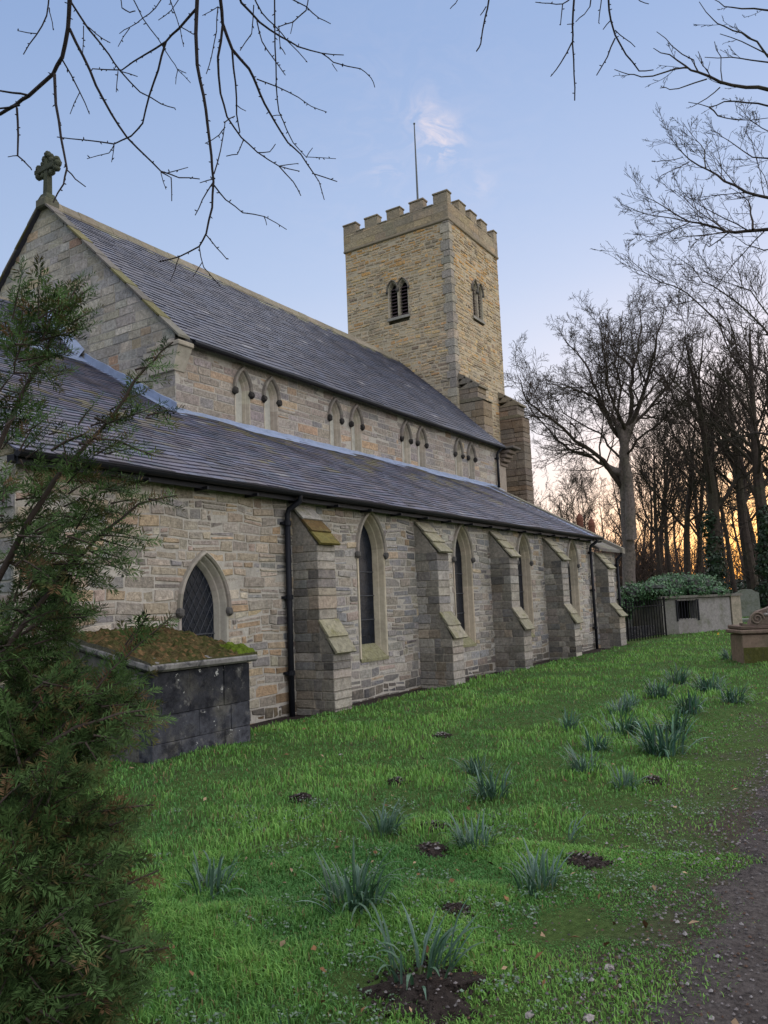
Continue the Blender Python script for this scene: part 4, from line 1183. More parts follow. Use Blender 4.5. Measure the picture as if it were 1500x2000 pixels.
# ------------------------------------------------------------------ things at the far end of the lawn
def churchyard():
    rg = random.Random(41); rs = np.random.default_rng(7)
    # railing between the church and the vault
    A = Vector((26.95, 7.75, 0)); B = Vector((29.6, 7.15, 0)); d = (B-A)
    t = empty('iron_railing', A+d*0.5, 'black iron railing with upright bars between church corner and ivy-topped vault', 'railing')
    z0 = 0.02
    for k in range(15):
        p = A+d*(k/14); zt = 1.33
        m = MB(); m.tube([(p.x, p.y, z0-0.1), (p.x, p.y, zt), (p.x, p.y, zt+0.09)], [0.018, 0.018, 0.002], 6); m.build('bar', M['iron'], t)
    for z in (0.18, 1.18):
        m = MB(); m.tube([(A.x, A.y, z), (B.x, B.y, z)], [0.018, 0.018], 6); m.build('rail', M['iron'], t)
    m = MB(); n = Vector((-d.y, d.x, 0)).normalized()*0.14
    q = [A-n, B-n, B+n, A+n]; m.hexa([(p.x+0.35, p.y+0.6, -0.1) for p in q]+[(p.x+0.35, p.y+0.6, 0.46) for p in q], (0.03, 0.03, 0.032)); m.build('shadow_block', M['blackstone'], t)  # dark block added for the shadow low behind the bars
    for p in (A, B):
        m = MB(); m.tube([(p.x, p.y, -0.1), (p.x, p.y, 1.40)], [0.032, 0.032], 8, cap=True); m.blob((p.x, p.y, 1.43), 0.05, 0.05, 0.05, rg, 0); m.build('post', M['iron'], t)
    # vault with ivy on top
    A = Vector((30.0, 7.35, 0)); B = Vector((33.0, 5.15, 0)); d = (B-A).normalized(); nb = Vector((-d.y, d.x, 0))
    if nb.x < 0: nb = -nb
    Lg = (B-A).length; zb, zt = -0.1, 1.38
    def bx(u0, u1, n0, n1, z0, z1, c, mt, name, par, bev=0.01):
        m = MB(); pts = []
        for z in (z0, z1):
            for u, n in ((u0, n0), (u1, n0), (u1, n1), (u0, n1)):
                p = A+d*u+nb*n; pts.append((p.x, p.y, z))
        m.hexa(pts, c); return m.build(name, mt, par)
    v = empty('burial_vault', A+d*Lg*0.5, 'low grey stone vault with a barred dark opening under a thick ivy cap', 'vault')
    u1, u2 = 0.72, 1.62; zo0, zo1 = 0.64, 1.30
    x = 0.0; cols = [(0.22, 0.205, 0.19), (0.16, 0.155, 0.14), (0.25, 0.235, 0.22)]
    bx(0.0, u1, 0, 0.3, zb, zt, cols[1], M['graniteg'], 'wall_slab', v); bx(u1+0.004, u2-0.004, 0.003, 0.3, zb, zo0, cols[0], M['graniteg'], 'wall_slab', v)
    bx(u2, Lg-0.5, 0.0, 0.3, zb, zt, cols[2], M['graniteg'], 'wall_slab', v); bx(u1+0.004, u2-0.004, 0.003, 0.3, zo1, zt, cols[0], M['graniteg'], 'wall_slab', v)
    bx(Lg-0.46, Lg, -0.04, 0.4, zb, zt+0.02, (0.30, 0.26, 0.20), M['graniteg'], 'end_pier', v)
    bx(0.0, 0.28, 0.3, 2.4, zb, zt, cols[1], M['graniteg'], 'side_wall', v); bx(Lg-0.3, Lg-0.02, 0.4, 2.4, zb, zt, cols[0], M['graniteg'], 'side_wall', v)
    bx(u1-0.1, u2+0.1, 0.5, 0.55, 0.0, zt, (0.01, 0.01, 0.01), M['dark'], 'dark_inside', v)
    bx(-0.06, Lg+0.06, -0.10, 2.5, zt+0.022, zt+0.11, (0.16, 0.15, 0.13), M['graniteg'], 'roof_slab', v)
    for k in range(7):
        u = u1+0.05+(u2-u1-0.1)*k/6; p = A+d*u-nb*0.03
        m = MB(); m.tube([(p.x, p.y, zo0-0.02), (p.x, p.y, zo1+0.02)], [0.012]*2, 5); m.build('bar', M['black'], v)
    for u in (u1-0.06, u2+0.02): bx(u, u+0.05, -0.05, 0.0, zo0-0.08, zo1+0.04, (0.01, 0.01, 0.01), M['black'], 'frame_bar', v)
    ell = []
    for u, n, z, a, b, c in ((0.2, 0.7, 1.60, 1.0, 0.9, 0.38), (0.6, 0.25, 1.5, 0.5, 0.4, 0.2), (1.9, 0.3, 1.55, 0.6, 0.4, 0.2), (2.8, 0.3, 1.5, 0.6, 0.4, 0.2), (1.1, 0.9, 1.72, 0.9, 1.0, 0.42), (2.0, 0.9, 1.78, 0.9, 1.0, 0.44), (2.9, 1.0, 1.72, 0.8, 1.0, 0.42), (-0.6, 0.9, 1.45, 0.65, 0.8, 0.45), (-1.0, 0.8, 1.1, 0.4, 0.5, 0.45), (3.5, 1.2, 1.5, 0.5, 0.8, 0.4), (1.6, 1.2, 1.95, 0.8, 0.7, 0.3)):
        p = A+d*u+nb*n; ell.append((p.x, p.y, z+0.06, a*0.88, a*0.88, c*1.2))
    iv = empty('ivy_bush', A+d*Lg*0.5+nb+Vector((0, 0, zt+0.11)), 'dense green ivy sprawling over the top of the stone vault', 'ivy')
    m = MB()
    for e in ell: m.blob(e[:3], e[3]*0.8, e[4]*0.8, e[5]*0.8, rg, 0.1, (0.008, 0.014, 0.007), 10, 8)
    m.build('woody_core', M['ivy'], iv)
    ivy_mass('foliage', iv, ell, 12000, 0.055, rs, (0.050, 0.115, 0.048))
    # headstones
    def headstone(p, w, h, th, rz, tilt, top, col, label, name='headstone'):
        m = MB(); pr = []
        if top == 'shoulder':
            pr = [(-w/2, 0), (w/2, 0), (w/2, h*0.86), (w*0.36, h*0.90), (w*0.22, h*0.985), (0, h), (-w*0.22, h*0.985), (-w*0.36, h*0.90), (-w/2, h*0.86)]
        elif top == 'round':
            pr = [(-w/2, 0), (w/2, 0)]+[(w/2*math.cos(a), h-w/2+w/2*math.sin(a)) for a in [math.pi*k/8 for k in range(9)]]
        else: pr = [(-w/2, 0), (w/2, 0), (w/2, h), (-w/2, h)]
        b = [(u, -th/2, z-0.1 if z == 0 else z) for u, z in pr]; f = [(u, th/2, z-0.1 if z == 0 else z) for u, z in pr]; n = len(pr)
        m.add(b+f, [tuple(range(n)), tuple(range(2*n-1, n-1, -1))]+[(i, i+n, (i+1) % n+n, (i+1) % n) for i in range(n)], col)
        o = m.build(name, M['graniteg']); o.location = p; o.rotation_euler = (tilt, 0, rz)
        return tag(o, label, 'headstone')
    p = at_d(1462, 1206, 37.0)
    headstone(p, 1.05, 1.32, 0.2, math.radians(-70), 0.0, 'shoulder', (0.17, 0.18, 0.15), 'weathered grey-green headstone with shouldered top right of the ivy-topped vault')
    p = at_d(1228, 1250, 30.5); headstone(p, 0.34, 0.95, 0.10, math.radians(-60), 0.1, 'flat', (0.42, 0.42, 0.42), 'small pale upright gravestone seen through the black railing')
    p = at_d(1460, 1212, 34.0)
    m = MB(); m.bevbox(-0.9, 0.9, -0.5, 0.5, -0.1, 0.09, 0.03, (0.14, 0.16, 0.13)); o = m.build('ledger_stone', M['graniteg']); o.location = p; o.rotation_euler = (0, 0, math.radians(-70)); tag(o, 'low flat ledger stone in grass before the shouldered headstone', 'gravestone')
    # carved sandstone tomb at the right edge
    c = at_d(1447, 1292, 17.6); t = empty('carved_tomb', c, 'brown sandstone tomb with scrolled carved headpiece beside the path at right', 'tomb')
    rz = math.radians(-62); R = Matrix.Translation(c) @ Matrix.Rotation(rz, 4, 'Z')
    def put(m, name, mt=M['graniteg']):
        m.v = [tuple(R @ Vector(q)) for q in m.v]; return m.build(name, mt, t)
    sc = (0.23, 0.165, 0.12)
    m = MB(); m.bevbox(0.06, 1.75, -0.02, 0.75, -0.15, 0.58, 0.02, sc); put(m, 'body')
    m = MB(); m.bevbox(0.0, 1.80, -0.09, 0.82, 0.60, 0.69, 0.022, (0.20, 0.145, 0.11)); put(m, 'cornice')
    m = MB(); m.bevbox(0.03, 1.77, -0.05, 0.78, 0.695, 0.78, 0.02, (0.15, 0.105, 0.085)); put(m, 'cornice')
    m = MB(); pr = [(0.10, 0.785), (0.10, 0.84), (0.26, 0.80), (0.30, 0.90), (0.36, 1.00), (0.46, 1.09), (0.60, 1.13), (0.74, 1.18), (0.90, 1.24), (1.06, 1.18), (1.20, 1.13), (1.34, 1.09), (1.44, 1.0), (1.5, 0.9), (1.54, 0.80), (1.70, 0.84), (1.70, 0.785)]
    n = len(pr); m.add([(x, -0.02, z) for x, z in pr]+[(x, 0.18, z) for x, z in pr], [tuple(range(n)), tuple(range(2*n-1, n-1, -1))]+[(i, i+n, (i+1) % n+n, (i+1) % n) for i in range(n)], (0.17, 0.125, 0.10)); put(m, 'headpiece')
    for k, sgn in ((0.42, 1), (1.38, -1)):
        m = MB(); pts = []; rad = []
        for q in range(26):
            a = q/25*3.6*math.pi; r = 0.15*(1-q/30); pts.append((k+sgn*r*math.cos(a), -0.04, 0.93+r*math.sin(a))); rad.append(0.022*(1-q/50))
        m.tube(pts, rad, 6, (0.21, 0.16, 0.125)); put(m, 'scroll')
    for k in range(7):
        m = MB(); x = 0.62+k*0.09; m.blob((x, -0.05, 1.02+0.06*math.sin(k*1.4)), 0.06, 0.03, 0.03, rg, 0.2, (0.30, 0.28, 0.25)); put(m, 'carved_leaf')
    m = MB(); m.box(0.07, 1.2, -0.026, -0.021, -0.14, 0.3, (0.085, 0.085, 0.025)); put(m, 'moss_patch', M['mossy'])
    # far boundary wall at the right
    W = [at_d(1440, 1172, 58), at_d(1500, 1168, 55), at_d(1800, 1160, 50)]
    t = empty('boundary_wall', W[1], 'dark purple-grey boundary wall far right behind the graves', 'wall')
    for k in range(2):
        a, b = W[k], W[k+1]; n = 8 if k == 0 else 22
        for q in range(n):
            p0 = a.lerp(b, q/n); p1 = a.lerp(b, (q+1)/n); h = 1.25+rg.uniform(-0.04, 0.04); kk = rg.uniform(0.8, 1.2)
            m = MB(); m.hexa([(p0.x, p0.y, 0.2), (p1.x, p1.y, 0.2), (p1.x+0.4, p1.y, 0.2), (p0.x+0.4, p0.y, 0.2), (p0.x, p0.y, p0.z+h), (p1.x, p1.y, p1.z+h), (p1.x+0.4, p1.y, p1.z+h), (p0.x+0.4, p0.y, p0.z+h)], (0.10*kk, 0.085*kk, 0.095*kk))
            m.build('wall_panel', M['graniteg'], t)
            m = MB(); m.hexa([(p0.x-0.06, p0.y, p0.z+h+0.003), (p1.x-0.06, p1.y, p1.z+h+0.003), (p1.x+0.46, p1.y, p1.z+h+0.003), (p0.x+0.46, p0.y, p0.z+h+0.003), (p0.x, p0.y, p0.z+h+0.15), (p1.x, p1.y, p1.z+h+0.15), (p1.x+0.4, p1.y, p1.z+h+0.15), (p0.x+0.4, p0.y, p0.z+h+0.15)], (0.17*kk, 0.155*kk, 0.15*kk))
            m.build('coping', M['graniteg'], t)
churchyard()

# ------------------------------------------------------------------ bare trees
def vrand(rg): return Vector((rg.gauss(0, 1), rg.gauss(0, 1), rg.gauss(0, 1))).normalized()
def grow(mb, p, d, L, r, lvl, rg, C):
    """C: dict per tree: wob, up, nch, ratio, spread, rmin, seg"""
    n = max(2, C['seg'][min(lvl, len(C['seg'])-1)]); st = L/n
    pts = [p.copy()]; rad = [r]; dirs = [d.copy()]
    re = max(C['rmin'], r*(0.35 if lvl else 0.3))
    for i in range(n):
        d = (d+vrand(rg)*C['wob']+Vector((0, 0, C['up'])) * (0.5 if lvl == 0 else 1)).normalized()
        p = p+d*st; pts.append(p.copy()); dirs.append(d.copy()); rad.append(r+(re-r)*((i+1)/n))
    mb.tube(pts, rad, 7 if r > 0.12 else (5 if r > 0.035 else 3))
    branch(mb, pts, rad, dirs, L, lvl, rg, C)
def branch(mb, pts, rad, dirs, L, lvl, rg, C, t0=None):
    if lvl >= len(C['nch']): return
    n = len(pts)-1; k = C['nch'][lvl]
    t0 = C['t0'][min(lvl, len(C['t0'])-1)] if t0 is None else t0
    for c in range(k):
        t = t0+(1-t0)*((c+rg.random())/k); t = min(t, 0.999)
        i = int(t*n); f = t*n-i
        o = pts[i].lerp(pts[i+1], f); dd = dirs[i+1]; rr = rad[i]+(rad[i+1]-rad[i])*f
        ax = dd.cross(vrand(rg)).normalized(); a = math.radians(rg.uniform(*C['spread']))
        nd = (Matrix.Rotation(a, 3, ax) @ dd)
        nd = (nd+Vector((0, 0, C.get('lift', 0.15)))).normalized()
        ln = L*C['ratio']*(1.1-0.55*t)*rg.uniform(0.65, 1.25)
        grow(mb, o, nd, ln, max(C['rmin'], rr*rg.uniform(*C.get('rf', (0.32, 0.55)))), lvl+1, rg, C)
def limb(mb, px, depth, r0, r1, rg, dz=0.0, n=7, wob=0.0):
    """a traced limb: pixel polyline, depth changing by dz along it"""
    k = len(px)-1; P = []
    for i, (x, y) in enumerate(px): P.append(at_d(x, y, depth+dz*i/k))
    # resample a little
    pts = [P[0]]
    for i in range(k):
        for q in (0.5, 1.0):
            v = P[i].lerp(P[i+1], q)
            if q < 1: v = v+vrand(rg)*wob
            pts.append(v)
    m = len(pts)-1
    rad = [r0+(r1-r0)*i/m for i in range(m+1)]
    dirs = [(pts[min(i+1, m)]-pts[max(i-1, 0)]).normalized() for i in range(m+1)]
    mb.tube(pts, rad, n)
    return pts, rad, dirs

def big_tree():
    rg = random.Random(77); D = 43.0
    Z = lambda q: [(1000+x/3, 560+y/3) for x, y in q]
    base = at_d(1232, 1212, D)
    t = empty('sycamore_tree', (base.x, base.y, H(base.x, base.y)), 'tall bare spreading tree with pale trunk behind the church end', 'tree')
    tr = MB(); cr = MB()
    P = [at_d(x, y, D) for x, y in Z([(700, 2080), (690, 1850), (682, 1500), (668, 1250), (655, 1050), (662, 900), (672, 820)])]
    P[0].z = H(P[0].x, P[0].y)-0.2
    P2 = []; R2 = []
    for i in range(len(P)-1):
        for q in range(4):
            f = q/4; P2.append(P[i].lerp(P[i+1], f)+vrand(rg)*0.035); rr = [0.55, 0.37, 0.33, 0.31, 0.28, 0.25, 0.18]; R2.append((rr[i]+(rr[i+1]-rr[i])*f)*rg.uniform(0.94, 1.06))
    P2.append(P[-1]); R2.append(0.22); tr.tube(P2, R2, 14)
    for q in ([(660, 930), (640, 850), (612, 800), (590, 760)], [(664, 900), (690, 830), (715, 770), (745, 700)], [(650, 1090), (600, 1080), (560, 1055), (520, 1010)]):
        tr.tube([at_d(x, y, D) for x, y in Z(q)], [0.25, 0.21, 0.17, 0.12], 9)
    
    tr.tube([at_d(x, y, D-0.5) for x, y in Z([(700, 1480), (690, 1250), (680, 1100), (665, 1000)])], [0.30, 0.26, 0.22, 0.15], 9)
    tr.build('trunk', M['barkgrey'], t, True)
    C = dict(wob=0.30, up=0.03, nch=[0, 7, 6, 4], t0=[0.15, 0.15, 0.1, 0.1], ratio=0.50, spread=(28, 68), rmin=0.0075, seg=[6, 6, 4, 3], lift=0.08)
    limbs = [([(650, 1190), (560, 1060), (500, 990), (420, 930), (330, 860), (250, 790), (180, 745), (110, 690), (60, 600), (30, 520)], 0.17, -3),
             ([(640, 1130), (560, 1050), (470, 1000), (330, 950), (260, 900), (190, 810), (130, 750), (40, 640)], 0.13, 2),
             ([(660, 900), (590, 830), (560, 750), (520, 680), (470, 560), (430, 450), (380, 380), (300, 300)], 0.17, 2),
             ([(560, 770), (500, 660), (430, 620), (340, 590), (240, 570)], 0.09, -3),
             ([(665, 850), (640, 780), (600, 710), (570, 620), (560, 500), (530, 380), (510, 230)], 0.13, -4),
             ([(672, 830), (700, 700), (690, 600), (705, 480), (740, 380), (760, 250), (735, 110)], 0.18, 1),
             ([(705, 480), (650, 420), (590, 370), (550, 300), (530, 160)], 0.10, 3),
             ([(680, 830), (760, 650), (800, 520), (830, 400), (850, 280), (890, 130)], 0.15, -2),
             ([(690, 830), (780, 740), (860, 640), (950, 540), (1000, 400), (1020, 260)], 0.13, 4),
             ([(660, 900), (620, 760), (640, 600), (600, 450), (640, 300), (650, 140)], 0.12, 5),
             ([(655, 1000), (730, 900), (840, 820), (930, 720), (1010, 640)], 0.10, -3),
             ([(650, 1020), (560, 930), (520, 860), (400, 800), (300, 740), (250, 650)], 0.09, 5)]
    for px, r, dz in limbs:
        pts, rad, dirs = limb(cr, Z(px), D, r*0.78, 0.02, rg, dz, 7, 0.10)
        L = sum((pts[i+1]-pts[i]).length for i in range(len(pts)-1))
        C1 = dict(C); C1['nch'] = [max(10, int(L*2.4)), 12, 7]
        C1['ratio'] = 0.45
        branch(cr, pts, rad, dirs, min(L, 8.0), 0, rg, C1, 0.12)
    cr.build('crown', M['barkwood'], t)
big_tree()

def wood_variant(seed, Ht, rt, lean=0.0):
    rg = random.Random(seed); tr = MB(); cr = MB()
    C = dict(wob=0.22, up=0.06, nch=[17, 10, 7], t0=[0.0, 0.15, 0.1, 0.1], ratio=0.55, spread=(22, 62), rmin=0.0105, seg=[7, 6, 4, 3], lift=0.14)
    n = 9; p = Vector((0, 0, -0.3)); d = Vector((lean, 0.3*lean, 1)).normalized(); pts = [p]; dirs = [d]; rad = [rt*1.15]
    for i in range(n):
        d = (d+vrand(rg)*0.07+Vector((0, 0, 0.03))).normalized(); p = p+d*(Ht*0.8/n); pts.append(p); dirs.append(d); rad.append(rt*(1-0.93*((i+1)/n)**1.15))
    tr.tube(pts, rad, 9)
    C['ratio'] = 0.44
    branch(cr, pts, rad, dirs, Ht*0.8, 0, rg, C, 0.36)
    # a few dead low side twigs
    for k in range(6):
        i = rg.randrange(1, 5); grow(cr, pts[i], (vrand(rg)+Vector((0, 0, 0.3))).normalized(), rg.uniform(1.0, 2.5), 0.03, 2, rg, C)
    return tr.mesh('trunk'), cr.mesh('crown')
def woods():
    V = [wood_variant(101, 17, 0.20), wood_variant(102, 18, 0.27, 0.05), wood_variant(103, 19, 0.42, -0.05), wood_variant(104, 16, 0.16, 0.08), wood_variant(105, 18, 0.34, -0.03), wood_variant(106, 13, 0.13, 0.03)]
    for a, b in V: a.materials.append(M['barkwood']); b.materials.append(M['barkwood'])
    rg = random.Random(5); rs = np.random.default_rng(3)
    T = [(1263, 62, 3, .95, 'thin bare tree just right of the pale-trunked tree, in the wood'), (1285, 56, 0, .95, 'slim dark bare trunk, first of a close pair in the wood'),
         (1303, 58, 0, .93, 'slim dark bare trunk, second of a close pair in the wood'), (1334, 52, 1, .95, 'bare woodland tree above the left part of the ivy bush'),
         (1350, 61, 1, .92, 'bare woodland tree half hidden behind the ivy-clad trunk'), (1388, 46, 2, 1.0, 'stout leaning woodland tree with ivy up its trunk, against the sunset'),
         (1428, 50, 3, 1.05, 'thin bent bare tree in the brightest gap of the sunset'), (1462, 48, 4, 1.02, 'straight dark bare tree right of the sunset gap'),
         (1494, 45, 2, 1.0, 'thick ivy-grown dark trunk at right edge of the wood'), (1318, 76, 5, 1.25, 'distant bare tree seen between the front trunks, above the vault window'),
         (1410, 82, 5, 1.3, 'distant slender tree low in the bright sunset gap'), (1250, 84, 5, 1.2, 'distant bare tree behind the pale trunk'),
         (1447, 86, 5, 1.35, 'distant bare tree above the shouldered headstone'), (1058, 74, 5, .98, 'small bare tree next to the tower buttress, leftmost of the wood'),
         (1090, 70, 5, .98, 'small bare tree above the aisle roof, second from the tower'), (1124, 78, 5, 1.05, 'small bare tree above the chimney pots, third from the tower'),
         (1160, 72, 3, .85, 'bare tree right of the chimney pots behind the church'), (1188, 84, 5, 1.15, 'bare tree close left of the pale-trunked tree'),
         (1275, 66, 1, 1.0, 'bare tree filling the space behind the close pair of trunks'), (1366, 68, 0, 1.1, 'bare tree rising behind the ivy-clad leaning one'), (1480, 62, 1, 1.1, 'bare tree between the two rightmost dark trunks'), (1225, 90, 1, 0.95, 'far bare tree seen right behind the pale trunk'),
         (1540, 50, 4, 1.05, 'bare tree whose branches enter from the right edge of the wood'), (1600, 56, 1, 1.05, 'bare tree outside the wood edge to the far right')]
    for i, (px, dist, v, s, lab) in enumerate(T):
        a = YAW-math.atan((px-750)/FPX); x = dist*math.cos(a); y = dist*math.sin(a)
        t = empty('bare_tree', (x, y, H(x, y)), lab, 'tree', 'bare trees of the wood behind the churchyard')
        rz = rg.uniform(0, 6.28) if v != 2 else (1.2 if px < 1450 else 3.0)
        for me, nm in zip(V[v], ('trunk', 'crown')):
            o = bpy.data.objects.new(nm, me); COL.objects.link(o); o.parent = t
        t.rotation_euler = (0, 0, rz); t.scale = (s, s, s)
        if v == 2:
            ell = [(rg.uniform(-0.15, 0.15), rg.uniform(-0.15, 0.15), 0.5+k*0.55, 0.62-0.035*k, 0.62-0.035*k, 0.5) for k in range(9)]
            iv = ivy_mass('ivy', None, ell, 3800, 0.10, rs, (0.020, 0.042, 0.018)); iv.parent = t
    # tangled undergrowth, one mass
    mb = MB(); C = dict(wob=0.3, up=0.05, nch=[0, 5, 4], t0=[0.1], ratio=0.6, spread=(25, 60), rmin=0.011, seg=[3, 4, 3], lift=0.1)
    for k in range(520):
        a = YAW-math.atan((rg.uniform(1000, 1700)-750)/FPX); dist = rg.uniform(58, 98); x = dist*math.cos(a); y = dist*math.sin(a)
        grow(mb, Vector((x, y, H(x, y))), (Vector((0, 0, 1))+vrand(rg)*0.45).normalized(), rg.uniform(1.4, 4.8)*(0.6+dist/130), rg.uniform(0.02, 0.05), 1, rg, C)
    for k in range(230):
        a = YAW-math.atan((rg.uniform(1035, 1300)-750)/FPX); dist = rg.uniform(58, 74); x = dist*math.cos(a); y = dist*math.sin(a)
        grow(mb, Vector((x, y, H(x, y))), (Vector((0, 0, 1))+vrand(rg)*0.4).normalized(), rg.uniform(3.0, 6.0), rg.uniform(0.03, 0.06), 1, rg, C)
    o = mb.build('undergrowth', M['twigfar']); tag(o, 'tangle of bare twigs and saplings under the wood', 'undergrowth', kind='stuff')
    ell = []
    for k in range(46):
        a = YAW-math.atan((rg.uniform(1215, 1640)-750)/FPX); dist = rg.uniform(44, 66); x = dist*math.cos(a); y = dist*math.sin(a)
        if x < 39 and y > 4: continue
        ell.append((x, y, H(x, y)+0.4, rg.uniform(0.8, 1.8), rg.uniform(0.8, 1.8), rg.uniform(0.5, 1.5)))
    o = ivy_mass('bramble_thicket', None, ell, 12000, 0.10, rs, (0.022, 0.040, 0.020)); tag(o, 'dark green bramble and ivy thicket along the wood edge', 'thicket', kind='stuff')
    # far wood on the skyline
    mb = MB(); C = dict(wob=0.14, up=0.1, nch=[0, 6, 4], t0=[0.25], ratio=0.45, spread=(18, 45), rmin=0.024, seg=[3, 5, 3], lift=0.2)
    for k in range(300):
        a = math.radians(rg.uniform(-14, 44)); dist = rg.uniform(120, 190); x = dist*math.cos(a); y = dist*math.sin(a)
        grow(mb, Vector((x, y, 0.5)), (Vector((0, 0, 1))+vrand(rg)*0.1).normalized(), rg.uniform(6.5, 11.0), 0.13, 1, rg, C)
    o = mb.build('far_wood', M['twigfar']); tag(o, 'far bare wood along the skyline', 'wood', kind='stuff')
woods()

